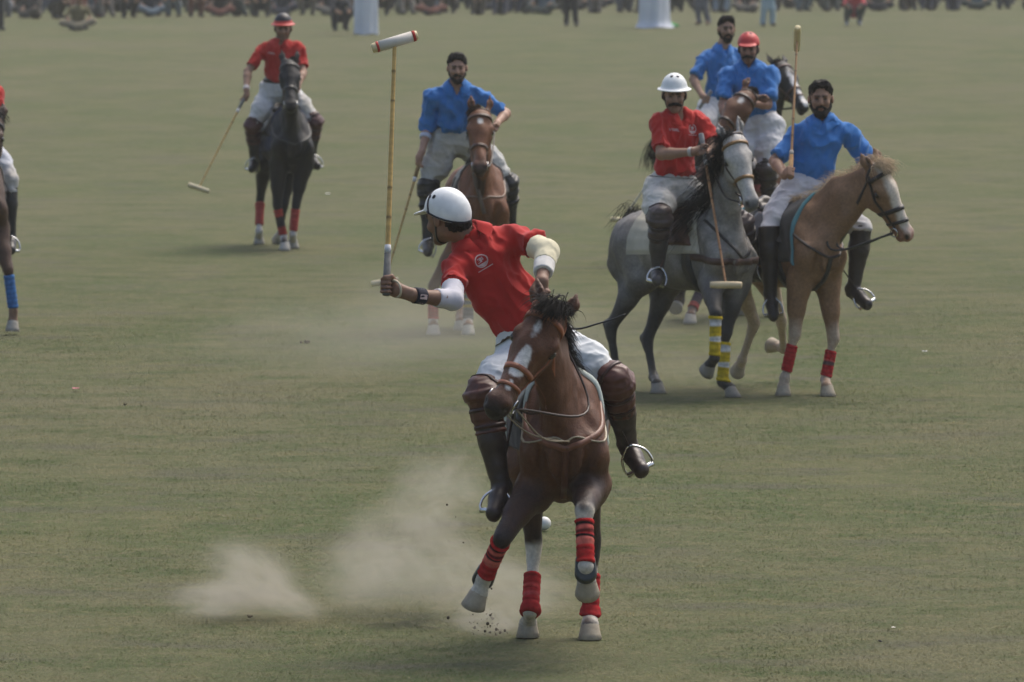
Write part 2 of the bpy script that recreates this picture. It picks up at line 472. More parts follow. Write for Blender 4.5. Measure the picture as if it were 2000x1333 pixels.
    for key, q, fore in (('FR', -1, 1), ('FL', 1, 1), ('HR', -1, 0), ('HL', 1, 0)):
        J = c['legs'][key]; gnd = J.get('ground', False)
        if fore:
            t0 = T(.44, q * .142, .87)
            k1 = reach(t0, *J['j'][0][:2], .42 * s, J['j'][0][2]); f1 = reach(k1, *J['j'][1][:2], .285 * s, J['j'][1][2])
        else:
            t0 = T(-.41, q * .165, .90)
            k1 = reach(t0, *J['j'][0][:2], .475 * s, J['j'][0][2]); f1 = reach(k1, *J['j'][1][:2], .36 * s, J['j'][1][2])
        if gnd: S = ground(*J['j'][2][:2]); S[2] = -.006
        else: S = reach(f1, *J['j'][2][:2], .165 * s, J['j'][2][2])
        if gnd and f1[2] < .10: f1[2] = .10
        if gnd: S = f1 + norm(S - f1) * min(np.linalg.norm(S - f1), .21 * s); S[2] = -.006
        ax = norm(S - f1); Cn = S - ax * .075 * s if not gnd else S + UP * .072 * s - orth(S - f1 + hd * .01, UP) * .018
        fw = hd if not J.get('toe') else A(J['toe'])
        bd = norm(f1 - k1); lat = orth(lf, bd)
        if fore:
            B.add(K(t0, k1, .088, .046), .05)
            B.add(K(t0 + (k1 - t0) * .02 + lat * q * .015 * s, t0 + (k1 - t0) * .55 + lat * q * .006 * s, .082, .056), .05)
            B.add(K(k1 - norm(k1 - t0) * .03 * s, k1 + bd * .03 * s, .046, .040), .015); kf = orth(fwd, bd); B.add(ell(k1 + kf * .012 * s, A(.043, .038, .046) * s), .012); B.add(ell(k1 - kf * .034 * s + bd * -.01 * s, A(.018, .018, .026) * s), .018)
            B.add(K(k1, f1, .031, .027, (lat, .86)), .018)
            bk = orth(-fwd, bd); B.add(K(k1 + bd * .04 * s + bk * .014 * s, f1 - bd * .03 * s + bk * .012 * s, .021, .021), .02)
        else:
            g = norm(k1 - t0); bk = orth(-fwd, bd)
            B.add(K(T(-.52, q * .13, 1.04), t0, .165, .120, (lat, .8)), .06)
            B.add(K(t0, k1, .098, .045, (lat, .85)), .05)
            B.add(K(T(-.68, q * .125, 1.04), t0 + (k1 - t0) * .35 + bk * .045 * s, .125, .070, (lat, .8)), .07)          # hamstring
            B.add(K(t0 + (k1 - t0) * .1 + bk * .06 * s, t0 + (k1 - t0) * .62 + bk * .035 * s, .082, .044, (lat, .8)), .05)
            B.add(K(t0 + (k1 - t0) * .55 + bk * .05 * s, k1 + bk * .05 * s - bd * .03 * s, .020, .016), .03)     # tendon to the hock
            B.add(K(k1 - g * .03 * s, k1 + bd * .06 * s, .052, .043, (lat, .80)), .025)
            B.add(K(k1 + bk * .058 * s - bd * .045 * s, k1 + bk * .028 * s + bd * .07 * s, .022, .024), .025)   # point of the hock
            B.add(K(k1, f1, .037, .031, (lat, .86)), .025)
            B.add(K(k1 + bd * .06 * s + bk * .016 * s, f1 - bd * .03 * s + bk * .013 * s, .021, .021), .02)
        B.add(ell(f1, A(.040, .040, .040) * s), .02)
        B.add(ell(f1 + bk * .022 * s, A(.022, .022, .026) * s), .02)
        B.add(K(f1, Cn, .035, .041), .02)
        B.add(ell(Cn, A(.046, .046, .032) * s), .02)
        R.legs[key] = Bag(); l = R.legs[key]; l.t0, l.k, l.f, l.C, l.S, l.fw, l.gnd, l.bd, l.lat = t0, k1, f1, Cn, S, fw, gnd, bd, lat
    for key in ('FR', 'FL', 'HR', 'HL'): pass
    V, Q = B.mesh(h)
    N = vnormals(V, Q)
    loc = (V - P0) @ M.T / s                                                             # muscle and vein relief, in the horse's own frame
    V = V + N * (((fnoise(loc * A(6, 6, 4.5) + 11, 3) - .5) * .040 + (fnoise(loc * A(13, 13, 6) + 2, 2) - .5) * .016) * s * np.clip((V[:, 2:3] - .55) * 3, 0, 1)[:, 0])[:, None]
    V = relax(V, Q, 1, .35)
    # coat
    C = np.tile(A(c['coat']), (len(V), 1)); C = C * (.62 + .48 * fnoise(loc * 3.1, 3) + .28 * fnoise(loc * A(16, 16, 9) + 8, 3))[:, None]
    if 'dapple' in c:
        d = fnoise(loc * 14 + 5, 2); blot = fnoise(loc * 2.3 + 1, 2)
        m = np.clip((d - .42) * 4, 0, 1) * np.clip((blot - .3) * 3, 0, 1); C = C * (1 - m[:, None] * .7) + A(c['dapple']) * m[:, None] * .7
    R.V, R.Q, R.V0 = V, Q, loc
    for p in c.get('paint', []):
        C = p(R, C, V) if callable(p) else C
    # dusky nostril and inside of the ears
    for q, d in zip((-1, 1), edir):
        C = paint(C, V, HE(.553, -.022, q * .046, .026, .018, .017), (.02, .014, .012), .008, .0)
        e0 = A(.005, -.035, q * .055); open_ = norm(HM[1] * .8 + e * q * .55)
        C = paint(C, V, cone(Hd(*(e0 + A(d) * .2)) + open_ * .022 * hs, Hd(*(e0 + A(d) * .75)) + open_ * .014 * hs, .016 * hs, .009 * hs), A(c['coat']) * .35, .008, .004)
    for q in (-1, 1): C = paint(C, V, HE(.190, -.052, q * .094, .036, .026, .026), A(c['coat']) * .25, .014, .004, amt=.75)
    R.bvh = bvh_of(V, Q)
    root = thing('horse', label, 'horse', A(P0[0], P0[1], 0), group); R.root = root
    R.body = obj('body', V, Q, M_COAT, root, C)
    for q in (-1, 1):
        ec = Hd(.190, -.056, q * .089); v, f = sphere(ec, .024 * hs, 14, 8); obj('eye', v, f, M_EYE, root)
    for key in ('FR', 'FL', 'HR', 'HL'):
        l = R.legs[key]; v, f = hoof(l.C, l.S, l.fw, s, l.gnd); obj('hoof', v, f, M_HOOF, root, c.get('hoof', (.36, .33, .27)))
    # bandages
    for key, t0, t1, stripes in c.get('wraps', []):
        wrap(R, key, t0, t1, stripes)
    # mane, forelock, tail
    if 'mane' in c: c['mane'](R)
    if 'tail' in c: c['tail'](R)
    return R
def sphere(c, r, n=16, m=10, sc=(1, 1, 1)):
    V, F = [], []
    for i in range(m + 1):
        th = math.pi * i / m
        for k in range(n):
            a = 2 * math.pi * k / n; V.append(A(c) + r * A(math.sin(th) * math.cos(a), math.sin(th) * math.sin(a), math.cos(th)) * A(sc))
    for i in range(m):
        for k in range(n): F.append((i * n + k, (i + 1) * n + k, (i + 1) * n + (k + 1) % n, i * n + (k + 1) % n))
    return V, F
def wrap(R, key, t0, t1, stripes, name='leg_bandage'):
    """bandage wound round a cannon bone between t0 and t1 (knee 0, fetlock 1); stripes: (until, colour)"""
    l = R.legs[key]; n, m = 24, 26; V, F, C = [], [], []; ax = norm(l.f - l.k); ref = l.lat; b = np.cross(ax, ref)
    for i in range(m + 1):
        t = t0 + (t1 - t0) * i / m; c = l.k + (l.f - l.k) * t; fr = i / m
        col = [q for u, q in stripes if fr <= u + 1e-6][0]
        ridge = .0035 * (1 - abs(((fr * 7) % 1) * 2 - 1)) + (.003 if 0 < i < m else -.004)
        for k in range(n):
            a = 2 * math.pi * k / n; d = math.cos(a) * ref + math.sin(a) * b
            cc = c + ax * (.004 * math.sin(a * 1 + fr * 20)); hit = R.bvh.ray_cast(Vector(cc), Vector(d), .12)
            r = np.linalg.norm(A(hit[0]) - cc) if hit[0] is not None else .045 * R.s
            r = min(max(r, .030 * R.s), .060 * R.s)
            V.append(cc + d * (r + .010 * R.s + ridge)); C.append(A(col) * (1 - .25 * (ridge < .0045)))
    for i in range(m):
        for k in range(n): F.append((i * n + k, i * n + (k + 1) % n, (i + 1) * n + (k + 1) % n, (i + 1) * n + k))
    F.append(tuple(range(n))[::-1]); F.append(tuple(m * n + k for k in range(n)))
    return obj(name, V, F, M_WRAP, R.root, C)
def mane_hair(R, col, side, L0=.22, L1=.32, n=420, out=.6, wind=(0, 0, 0), forelock=True, wild=.16, w=.0042, lo=0.0, hi=1.0, name='mane', rise=.5, taper=0):
    rts = []; rng = np.random.default_rng(len(name) + n)
    for i in range(n):
        t = lo + (hi - lo) * rng.random(); p = R.crest[min(int(t * 39), 39)]; sd = R.nl * side; lk = 1.0 if not taper else 1.35 - taper * t
        h_ = R.bvh.find_nearest(Vector(p)); p = A(h_[0]) + R.nl * rng.normal() * .012 - A(h_[1]) * .004
        rts.append((p, norm(R.up * rise + sd * out + rng.normal(size=3) * .25), lk * (L0 + (L1 - L0) * rng.random()), norm(A(0, 0, -1) + sd * .12 + A(wind) + rng.normal(size=3) * .15)))
    if forelock:
        for i in range(n // 5):
            p = R.Hd(.0 + rng.normal() * .012, -.005, rng.normal() * .025)
            rts.append((p, norm(R.HM[1] * .8 - R.HM[0] * .2 + rng.normal(size=3) * .3), .12 + .1 * rng.random(), norm(R.HM[0] + R.HM[1] * .12 + A(wind) * .4 + rng.normal(size=3) * .2)))
    V, F = strands(rts, .75, w, 7, wild, rng)
    C = np.tile(A(col), (len(V), 1)) * (.6 + .8 * rng.random(len(rts)).repeat(24)[:len(V)])[:, None]
    return obj(name, V, F, M_HAIR, R.root, C)
def tail_hair(R, col, L0=.5, L1=.75, n=260, d0=None, d1=(0, 0, -1), wild=.14, w=.005):
    rts = []; rng = np.random.default_rng(n); root = R.T(-.83, 0, 1.30); d0 = -R.fwd + R.up * .1 if d0 is None else A(d0)
    for i in range(n):
        p = root + rng.normal(size=3) * .022; rts.append((p, norm(d0 + rng.normal(size=3) * .18), L0 + (L1 - L0) * rng.random(), norm(A(d1) + rng.normal(size=3) * .12)))
    V, F = strands(rts, .85, w, 9, wild, rng)
    C = np.tile(A(col), (len(V), 1)) * (.6 + .8 * rng.random(len(rts)).repeat(30)[:len(V)])[:, None]
    return obj('tail', V, F, M_HAIR, R.root, C)
# ------------------------------------------------------------------ tack
def bridle(R, col, nose_col=None, double=False, cheeks=True, w=.022, brow=True):
    """noseband, browband, cheekpieces, throat lash, bit rings"""
    Hd, HM, hs = R.Hd, R.HM, R.hs; u, n, e = HM; nose_col = nose_col or col
    v, f = ring(R.bvh, Hd(.335, -.075, 0), u + n * -.12, n, w * 1.15 * hs, .008, n=36); nb = obj('noseband', v, f, M_LEATHER, R.root, nose_col)
    if double:
        v, f = ring(R.bvh, Hd(.425, -.07, 0), u - n * .18, n, w * .8 * hs, .007, n=36); obj('noseband', v, f, M_LEATHER, R.root, nose_col)
    if brow:
        v, f = ring(R.bvh, Hd(.085, -.06, 0), u + n * .1, n, w * 1.1 * hs, .008, -98, 98, 30); obj('browband', v, f, M_LEATHER, R.root, nose_col)
    v, f = ring(R.bvh, Hd(.06, -.09, 0), u * 1 + n * .75, n, w * .7 * hs, .006, n=36); obj('throat_lash', v, f, M_LEATHER, R.root, col)
    for q in (-1, 1):
        v, f = path_strap(R.bvh, [Hd(.04, -.05, q * .09), Hd(.15, -.085, q * .10), Hd(.33, -.10, q * .08), Hd(.475, -.10, q * .06)], w * .85 * hs, .007, 20); obj('cheek_strap', v, f, M_LEATHER, R.root, col)
        b0 = Hd(.482, -.100, q * .062)
        pts = [b0 + .032 * hs * (math.cos(t) * u + math.sin(t) * n) for t in np.linspace(0, 2 * math.pi, 18)[:-1]]
        v, f = tube(pts, .005, 6, True); obj('bit_ring', v, f, M_STEEL, R.root)
    R.bits = [Hd(.485, -.105, q * .07) for q in (-1, 1)]
def collar(R, col, x0=.60, drop=1.0, w=.03, z0=1.03, name='breastplate', tilt=.55):
    """strap round the base of the neck"""
    c = R.T(.50, 0, 1.20); v, f = ring(R.bvh, c, R.fwd * 1 + R.up * tilt, R.up, w, .008, n=56)
    return obj(name, v, f, M_LEATHER, R.root, col)
def chest_strap(R, pts, col, w=.028, name='breast_strap', th=.010):
    c = R.T(.40, 0, 1.12); n = 44; S = []                                       # felt from inside the chest outwards
    for p in smooth_path([R.T(*p) for p in pts], n):
        d = norm(p - c); h_ = R.bvh.ray_cast(Vector(c), Vector(d), 1.0)
        S.append((A(h_[0]), A(h_[1])) if h_[0] is not None else (p, d))
    V, F = [], []
    for i, (p, nn) in enumerate(S):
        t = norm(S[min(i + 1, n - 1)][0] - S[max(i - 1, 0)][0]); d = norm(norm(p - c) + nn); s_ = norm(np.cross(t, d)) * w / 2
        V += [p - s_ - d * .006, p - s_ + d * th, p + s_ + d * th, p + s_ - d * .006]
    for i in range(n - 1):
        for k in range(4): F.append((i * 4 + k, i * 4 + (k + 1) % 4, i * 4 + 4 + (k + 1) % 4, i * 4 + 4 + k))
    F += [(3, 2, 1, 0), tuple(4 * (n - 1) + k for k in range(4))]
    return obj(name, V, F, M_LEATHER, R.root, col)
def neck_collar(R, col, w=.03, lo=1.06, xo=.70, hi=1.34, name='neck_strap'):
    return chest_strap(R, [(.22, -.17, hi), (.40, -.19, hi - .10), (.56, -.17, hi - .20), (xo, -.06, lo + .02), (xo + .01, 0, lo), (xo, .06, lo + .02), (.56, .17, hi - .20), (.40, .19, hi - .10), (.22, .17, hi)], col, w, name)
def breast_collar(R, col, w=.05, z=1.06, th=.01):
    v, f = ring(R.bvh, R.T(.32, 0, z), R.up + R.fwd * .12, R.fwd, w, th, -112, 112, 60); return obj('breast_collar', v, f, M_LEATHER, R.root, col)
def saddle_set(R, pad_col, saddle_col, trim=None, x0=.36, x1=-.36, drop=88, quilt=True, girth_col=(.03, .03, .03), pad_th=.02):
    T = R.T
    def cast(x, ph, cz=1.08):
        o = T(x, math.sin(ph) * .75, cz + math.cos(ph) * .75); d = T(x, 0, cz) - o
        h_ = R.bvh.ray_cast(Vector(o), Vector(norm(d)), 1.2)
        return (A(h_[0]), norm(-d)) if h_[0] is not None else (T(x, math.sin(ph) * .28, cz + math.cos(ph) * .3), norm(-d))
    def patch(xs, phs, off, edge=None, cz=1.08):
        rows = []
        for i, x in enumerate(xs):
            row = []
            for j, ph in enumerate(phs):
                xx = x(ph) if callable(x) else x; p, d = cast(xx, ph, cz); row.append((p, d))
            rows.append(row)
        V, F = [], []; n, m = len(xs), len(phs)
        for lay in (0, 1):
            for i in range(n):
                for j in range(m):
                    p, d = rows[i][j]; ed = min(i, n - 1 - i, j, m - 1 - j)
                    o = off(i, j) if callable(off) else off
                    V.append(p + d * (o * (.35 if ed == 0 else 1) if lay else .002))
        g = lambda l, i, j: l * n * m + i * m + j
        for i in range(n - 1):
            for j in range(m - 1):
                F.append((g(1, i, j), g(1, i + 1, j), g(1, i + 1, j + 1), g(1, i, j + 1))); F.append((g(0, i, j), g(0, i, j + 1), g(0, i + 1, j + 1), g(0, i + 1, j)))
        for i in range(n - 1):
            for j in (0, m - 1): F.append((g(0, i, j), g(1, i, j), g(1, i + 1, j), g(0, i + 1, j)))
        for j in range(m - 1):
            for i in (0, n - 1): F.append((g(0, i, j), g(1, i, j), g(1, i, j + 1), g(0, i, j + 1)))
        return V, F
    dr = math.radians(drop); nn, mm = 26, 44
    phs = np.linspace(-dr, dr, mm)
    def xf(t): return lambda ph: (x0 + (x1 - x0) * t) + (.05 * (abs(ph) / dr) ** 2) * (1 - t) - .02 * t * (abs(ph) / dr) ** 4
    q = lambda i, j: pad_th * (.8 + (.35 * abs(math.sin(i * 1.1)) * abs(math.sin(j * .9)) if quilt else .2))
    V, F = patch([xf(t) for t in np.linspace(0, 1, nn)], phs, q); pad = obj('saddle_pad', V, F, M_CLOTH, R.root, pad_col)
    if trim is not None:
        for t0, t1 in ((-.020, .016), (.984, 1.02)):
            V, F = patch([xf(t) for t in np.linspace(t0, t1, 4)], np.linspace(-dr * 1.01, dr * 1.01, mm), pad_th * 1.25); obj('pad_binding', V, F, M_CLOTH, R.root, trim)
    # flaps
    for qd in (-1, 1):
        phf = np.linspace(math.radians(22), math.radians(min(drop - 8, 74)), 16) * qd
        fx = lambda t: (lambda ph: .20 - t * .34 + .10 * (abs(ph) / 1.2) ** 2 * (1 - t * .4))
        V, F = patch([fx(t) for t in np.linspace(0, 1, 12)], phf, pad_th + .022); obj('saddle_flap', V, F, M_LEATHER, R.root, saddle_col)
    S = Shape(); Mx = R.M; s = R.s
    S.add(ell(T(.02, 0, 1.415), A(.20, .135, .045) * s, Mx), .03)
    S.add(cone(T(.20, -.06, 1.43), T(.20, .06, 1.43), .045 * s, .045 * s), .05); S.add(cone(T(.21, 0, 1.44), T(.19, 0, 1.475), .04 * s, .03 * s), .04)
    S.add(cone(T(-.17, -.10, 1.45), T(-.20, 0, 1.475), .035 * s, .035 * s), .04); S.add(cone(T(-.20, 0, 1.475), T(-.17, .10, 1.45), .035 * s, .035 * s), .04)
    v, f = S.mesh(.016); obj('saddle_seat', v, f, M_LEATHER, R.root, saddle_col)
    v, f = ring(R.bvh, T(.22, 0, 1.05), R.fwd, R.up, .09, .012, 60, 300, 40); obj('girth', v, f, M_LEATHER, R.root, girth_col)
def stirrup(R, side, foot, fdir, col):
    """iron under the ball of the foot, leather up to the saddle"""
    top = R.T(.10, side * .24, 1.30); up = norm(top - foot); lat = orth(np.cross(fdir, up), up); P = []
    for t in np.linspace(-.5, 1, 3): pass
    lat = lat * 1.2; b = foot - up * .05
    arc = [b - lat * .055, b - lat * .062 + up * .03, b - lat * .052 + up * .085, b - lat * .02 + up * .125, b + up * .135, b + lat * .02 + up * .125, b + lat * .052 + up * .085, b + lat * .062 + up * .03, b + lat * .055]
    v, f = tube(smooth_path(arc, 26), .0065, 6)
    v2, f2 = tube([b - lat * .06, b + lat * .06], .014, 8); v, f = join([(v, f), (v2, f2)])
    obj('stirrup_iron', v, f, M_STEEL, R.root)
    P = smooth_path([b + up * .13, (b + up * .13) * .5 + top * .5 , top], 8); w = norm(np.cross(up, lat)); V, F = [], []
    for p in P:
        for a_, b_ in ((-1, -1), (1, -1), (1, 1), (-1, 1)): V.append(p + w * a_ * .014 + lat * b_ * .003)
    for i in range(7):
        for k in range(4): F.append((i * 4 + k, i * 4 + (k + 1) % 4, i * 4 + 4 + (k + 1) % 4, i * 4 + 4 + k))
    obj('stirrup_leather', V, F, M_LEATHER, R.root, col)
def rein(R, a, b, col, sag=.08, r=.007, via=None):
    mid = (a + b) / 2 - UP * sag if via is None else via
    v, f = tube(smooth_path([a, mid, b], 20), r, 6); return obj('rein', v, f, M_LEATHER, R.root, col)
# ------------------------------------------------------------------ people
SKIN = A(.31, .180, .118)
def grip_prims(W, G, ax, side, r=.016, sc=1.0):
    """palm, four curled fingers and a thumb closed round a bar through G along ax; W is the wrist, side +-1 mirrors"""
    ax = norm(ax); fw = orth(G - W, ax); e2 = np.cross(ax, fw) * side; out = []
    R0 = r + .0095
    kn = [G + ax * o * sc + e2 * (R0 + .006) + fw * .012 for o in (-.030, -.010, .010, .030)]
    pc = (sum(kn) / 4) * .55 + W * .45
    out.append((cone(W, pc, .026 * sc, .030 * sc, (ax, 1.25)), .02))
    for k in kn: out.append((cone(pc + (k - sum(kn) / 4) * .7, k, .017 * sc, .0125 * sc), .012))
    for i, (k, o) in enumerate(zip(kn, (-.031, -.0105, .0105, .031))):
        ln = (.80, 1.0, 1.05, .95)[i]; pts = [k]
        for ang in (38, -25, -95, -95 - 55 * ln):
            t = math.radians(ang); pts.append(G + ax * o * sc + (e2 * math.sin(t) + fw * math.cos(t)) * R0 * (1.12 if ang > 0 else 1))
        for p, q, ra, rb in zip(pts[:-1], pts[1:], (.0098, .0094, .0088, .0082), (.0094, .0088, .0082, .0076)):
            out.append((cone(p, q, ra * sc, rb * sc), .003))
    tb = pc + ax * .028 * sc - fw * .005; pts = [tb]
    for ang, o in ((150, .047), (215, .045), (300, .040)):
        t = math.radians(ang); pts.append(G + ax * o * sc + (e2 * math.sin(t) + fw * math.cos(t)) * (R0 + .002))
    for p, q, ra in zip(pts[:-1], pts[1:], (.0125, .0110, .0100)): out.append((cone(p, q, ra * sc, (ra - .001) * sc), .004))
    return out
def open_hand_prims(W, d, n, side, sc=1.0):
    d = norm(d); n = orth(n, d); e = np.cross(d, n) * side; out = []
    pc = W + d * .055 * sc; out.append((rbox(pc, A(.048, .013, .038) * sc, np.array([d, n, e]), .012), .02))
    for i, o in enumerate((-.030, -.010, .010, .030)):
        p = W + d * .10 * sc + e * o * sc; L = (.055, .072, .078, .068)[i]
        q = p + norm(d + n * .35) * L * .5 * sc; t = q + norm(d * .6 + n * .8) * L * .5 * sc
        out += [(cone(p, q, .009 * sc, .0085 * sc), .004), (cone(q, t, .0085 * sc, .0075 * sc), .003)]
    p = W + d * .03 * sc + e * .035 * sc; q = p + norm(d * .7 + e * .6 + n * .3) * .04 * sc
    out += [(cone(p, q, .013 * sc, .010 * sc), .008), (cone(q, q + norm(d + n * .4) * .03 * sc, .010 * sc, .008 * sc), .003)]
    return out
def fold(V, Q, amp, freq, seed=0, stretch=(1, 1, 1), M=None):
    N = vnormals(V, Q); P = V @ (np.eye(3) if M is None else np.array(M)).T * A(stretch) * freq + seed
    n1 = (1 - np.abs(2 * fnoise(P + .35 * np.sin(P[:, [1, 2, 0]] * .7), 2) - 1)) ** 2.2; n2 = fnoise(P * .45 + 4, 2)
    return V + N * (amp * np.maximum((n1 - .55) * 1.0 + (n2 - .5) * 1.1, -.36))[:, None]
def person(label, c, h=.007, group='polo players'):
    R = Bag(); g = c; sc = c.get('sc', 1.0)
    pel, neck = g['pel'], g['neck']; shR, shL = g['shR'], g['shL']
    ax = norm(neck - pel); lat = orth(shL - shR, ax); fr = np.cross(lat, ax); M = np.array([lat, fr, ax]); TL = np.linalg.norm(neck - pel)
    R.ax, R.lat, R.fr = ax, lat, fr
    hc, hf, hu = g['head'], norm(g['face']), None
    hu = orth(g.get('hup', UP), hf); hl = np.cross(hu, hf); HM = np.array([hf, hu, hl]); hsz = sc * c.get('hsz', 1.05)
    Hp = lambda f, u, l: hc + hsz * (f * hf + u * hu + l * hl)
    HE = lambda f, u, l, a, b, d: ell(Hp(f, u, l), A(a, b, d) * hsz, HM)
    HC = lambda p, q, ra, rb, flat=None: cone(Hp(*p), Hp(*q), ra * hsz, rb * hsz, flat)
    R.Hp, R.HM, R.hsz = Hp, HM, hsz
    B = Shape()
    B.add(HE(-.012, .030, 0, .094, .086, .074), .02)
    B.add(HE(.030, -.025, 0, .058, .082, .058), .03)
    B.add(HC((-.005, -.055, .040), (.062, -.098, .010), .026, .020), .025); B.add(HC((-.005, -.055, -.040), (.062, -.098, -.010), .026, .020), .025)
    B.add(HE(.068, -.098, 0, .020, .018, .022), .02)
    B.add(HC((.080, .022, -.034), (.080, .022, .034), .013, .013), .014)
    for q in (-1, 1):
        B.add(HE(.062, -.030, q * .042, .024, .022, .018), .02)
        B.sub(HE(.093, .002, q * .031, .014, .010, .016), .010)
        B.add(HE(-.010, -.006, q * .080, .020, .032, .013), .006); B.sub(HE(.002, -.004, q * .094, .011, .018, .008), .005)
        B.add(HE(.095, -.036, q * .013, .010, .009, .008), .006)
    B.add(HC((.084, .012, 0), (.108, -.030, 0), .010, .013), .010)
    B.add(HE(.084, -.062, 0, .014, .006, .024), .006); B.add(HE(.082, -.075, 0, .014, .007, .020), .006)
    nb = neck + ax * .0
    B.add(cone(Hp(-.025, -.06, 0), nb, .054 * sc, .062 * sc), .03)
    B.add(cone(pel, neck - ax * .10, .075 * sc, .085 * sc, (lat, 1.15)), .04)
    jr = c.get('armr', 1.0)
    for sd, sh in (('R', shR), ('L', shL)):
        el, wr = g['el' + sd], g['wr' + sd]
        B.add(cone(nb - ax * .05, sh - ax * .015, .038 * sc, .034 * sc), .03)
        B.add(cone(sh - ax * .01, el, .036 * sc * jr, .040 * sc * jr), .03)
        m = el + (wr - el) * .28; B.add(cone(el, m, .041 * sc * jr, .042 * sc * jr), .02); B.add(cone(m, wr, .042 * sc * jr, .027 * sc * jr), .02)
        for p, k in g['hand' + sd]: B.add(p, k)
        hp, kn, an, to = g['hip' + sd], g['kn' + sd], g['an' + sd], g['to' + sd]
        B.add(cone(hp, kn, .075 * sc, .050 * sc), .04); B.add(cone(kn, an, .048 * sc, .034 * sc), .02); B.add(cone(an, to, .026 * sc, .014 * sc), .02)
    V, Q = B.mesh(h)
    sk = A(c.get('skin', SKIN)); C = np.tile(sk, (len(V), 1)) * (.9 + .2 * fnoise(V * 16, 2))[:, None]
    C = paint(C, V, HE(.084, -.068, 0, .014, .011, .024), A(.22, .085, .065), .006, .002)
    for q in (-1, 1):
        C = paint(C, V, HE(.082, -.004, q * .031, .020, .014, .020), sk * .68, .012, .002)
        C = paint(C, V, HE(.086, .000, q * .031, .020, .0075, .014), (.03, .022, .018), .004, .0)
        C = paint(C, V, HC((.088, .020, q * .012), (.080, .023, q * .048), .0105, .0075), (.03, .022, .018), .004, .003)
    if c.get('stubble'): C = paint(C, V, HE(.045, -.085, 0, .06, .05, .07), sk * .45, .03, .008, amt=c['stubble'])
    for p in c.get('skinpaint', []): C = p(R, C, V)
    P0 = A(pel[0], pel[1], 0)
    root = thing('person', label, 'person', pel * A(1, 1, 0), group); R.root = root
    obj('body', V, Q, M_SKIN, root, C); R.bvh_body = bvh_of(V, Q)
    # hair and beard
    hcol = c.get('haircol', (.020, .016, .014))
    if c.get('hair', True):
        S = Shape(); S.add(HE(-.020, .052, 0, .096, .076, .079), .01)
        S.add(HC((.045, .092, -.03), (.045, .092, .03), .032, .032), .03); S.add(HC((-.07, -.03, -.03), (-.07, -.03, .03), .04, .04), .03)
        for q in (-1, 1): S.add(HC((.000, .03, q * .066), (.004, -.012, q * .066), .010, .006), .010)
        S.sub(HE(.128, .000, 0, .106, .096, .082), .006); S.sub(HE(.0, -.016, .105, .030, .038, .028), .006); S.sub(HE(.0, -.016, -.105, .030, .038, .028), .006)
        if c.get('hair') == 'under': S.cut(Hp(0, .030, 0), hu, .004)
        v, f = S.mesh(.0055); v = fold(v, f, .016, 55, 2 + c.get('seed', 0)); v = fold(v, f, .008, 120, 9); obj('hair', v, f, M_HAIR, root, np.tile(A(hcol), (len(v), 1)) * (.6 + .9 * fnoise(v * 130, 2))[:, None])
    bd = c.get('beard', 0)
    if bd:
        S = Shape(); j = .012 * bd
        for q in (-1, 1):
            S.add(HC((-.002, -.050, q * .046), (.060, -.100, q * .014), .024 + j, .022 + j), .02)
            S.add(HC((.008, -.020, q * .062), (.002, -.055, q * .052), .005 + j * .3, .016 + j * .4), .01)
        S.add(HE(.068, -.104, 0, .024 + j, .022 + j * 1.5, .026 + j), .02)
        S.sub(HE(.100, -.069, 0, .03, .013, .026), .006); S.sub(HE(.075, .002, 0, .075, .060, .064), .006)
        for q in (-1, 1): S.add(HC((.104, -.050, q * .004), (.082, -.066, q * .034), .009, .008), .008)
        v, f = S.mesh(.0055); v = fold(v, f, .009, 90, 5); obj('beard', v, f, M_HAIR, root, np.tile(A(hcol), (len(v), 1)) * (.6 + .9 * fnoise(v * 130, 2))[:, None])
    if c.get('moustache'):
        S = Shape()
        for q in (-1, 1): S.add(HC((.108, -.049, q * .004), (.088, -.062, q * .040), .0115, .009), .006)
        v, f = S.mesh(.004); v = fold(v, f, .005, 110, 5); obj('moustache', v, f, M_HAIR, root, hcol)
    # trousers
    S = Shape(); tr = c.get('loose', 1.0)
    S.add(ell(pel + ax * .03, A(.170, .125, .14) * sc, M), .05); S.add(cone(pel - lat * .06, pel + lat * .06, .125 * sc, .125 * sc), .05)
    for sd in 'RL':
        hp, kn, an = g['hip' + sd], g['kn' + sd], g['an' + sd]
        S.add(cone(hp, hp + (kn - hp) * .55, .108 * sc * tr, .100 * sc * tr), .05); S.add(cone(hp + (kn - hp) * .5, kn, .100 * sc * tr, .072 * sc), .04)
        e_ = kn + norm(an - kn) * c.get('cuff', .14); S.add(cone(kn, e_, .072 * sc, .055 * sc, cap=[(e_, an - kn)]), .03)
    bt = pel + ax * c.get('belt', .13); S.cut(bt, ax)
    v, f = S.mesh(h); v = fold(v, f, c.get('tfold', .020), 7, 3 + c.get('seed', 0), (.9, .9, 1.4)); v = fold(v, f, .009, 19, 8)
    tc = c.get('trousers', (.62, .64, .64)); TC = np.tile(A(tc), (len(v), 1)) * (.78 + .30 * fnoise(v * 6, 3))[:, None]; TC = TC * (1 - np.clip(fnoise(v * 3.3 + 5, 3) - .52, 0, 1)[:, None] * A(.5, .8, 1.3))
    R.trousers = obj('trousers', v, f, M_CLOTH, root, TC); bvt = bvh_of(v, f); R.bvh_tr = bvt
    # shirt
    S = Shape(); w = c.get('bulk', 1.0)
    S.add(ell(pel + ax * .17, A(.158, .118, .12) * sc * w, M), .05)
    S.add(ell(pel + ax * TL * .50, A(.162, .118, .17) * sc * w, M), .06)
    S.add(ell(pel + ax * TL * .74, A(.178, .125, .15) * sc * w, M), .06)
    S.add(cone(shR - ax * .02, shL - ax * .02, .056 * sc, .056 * sc), .04)
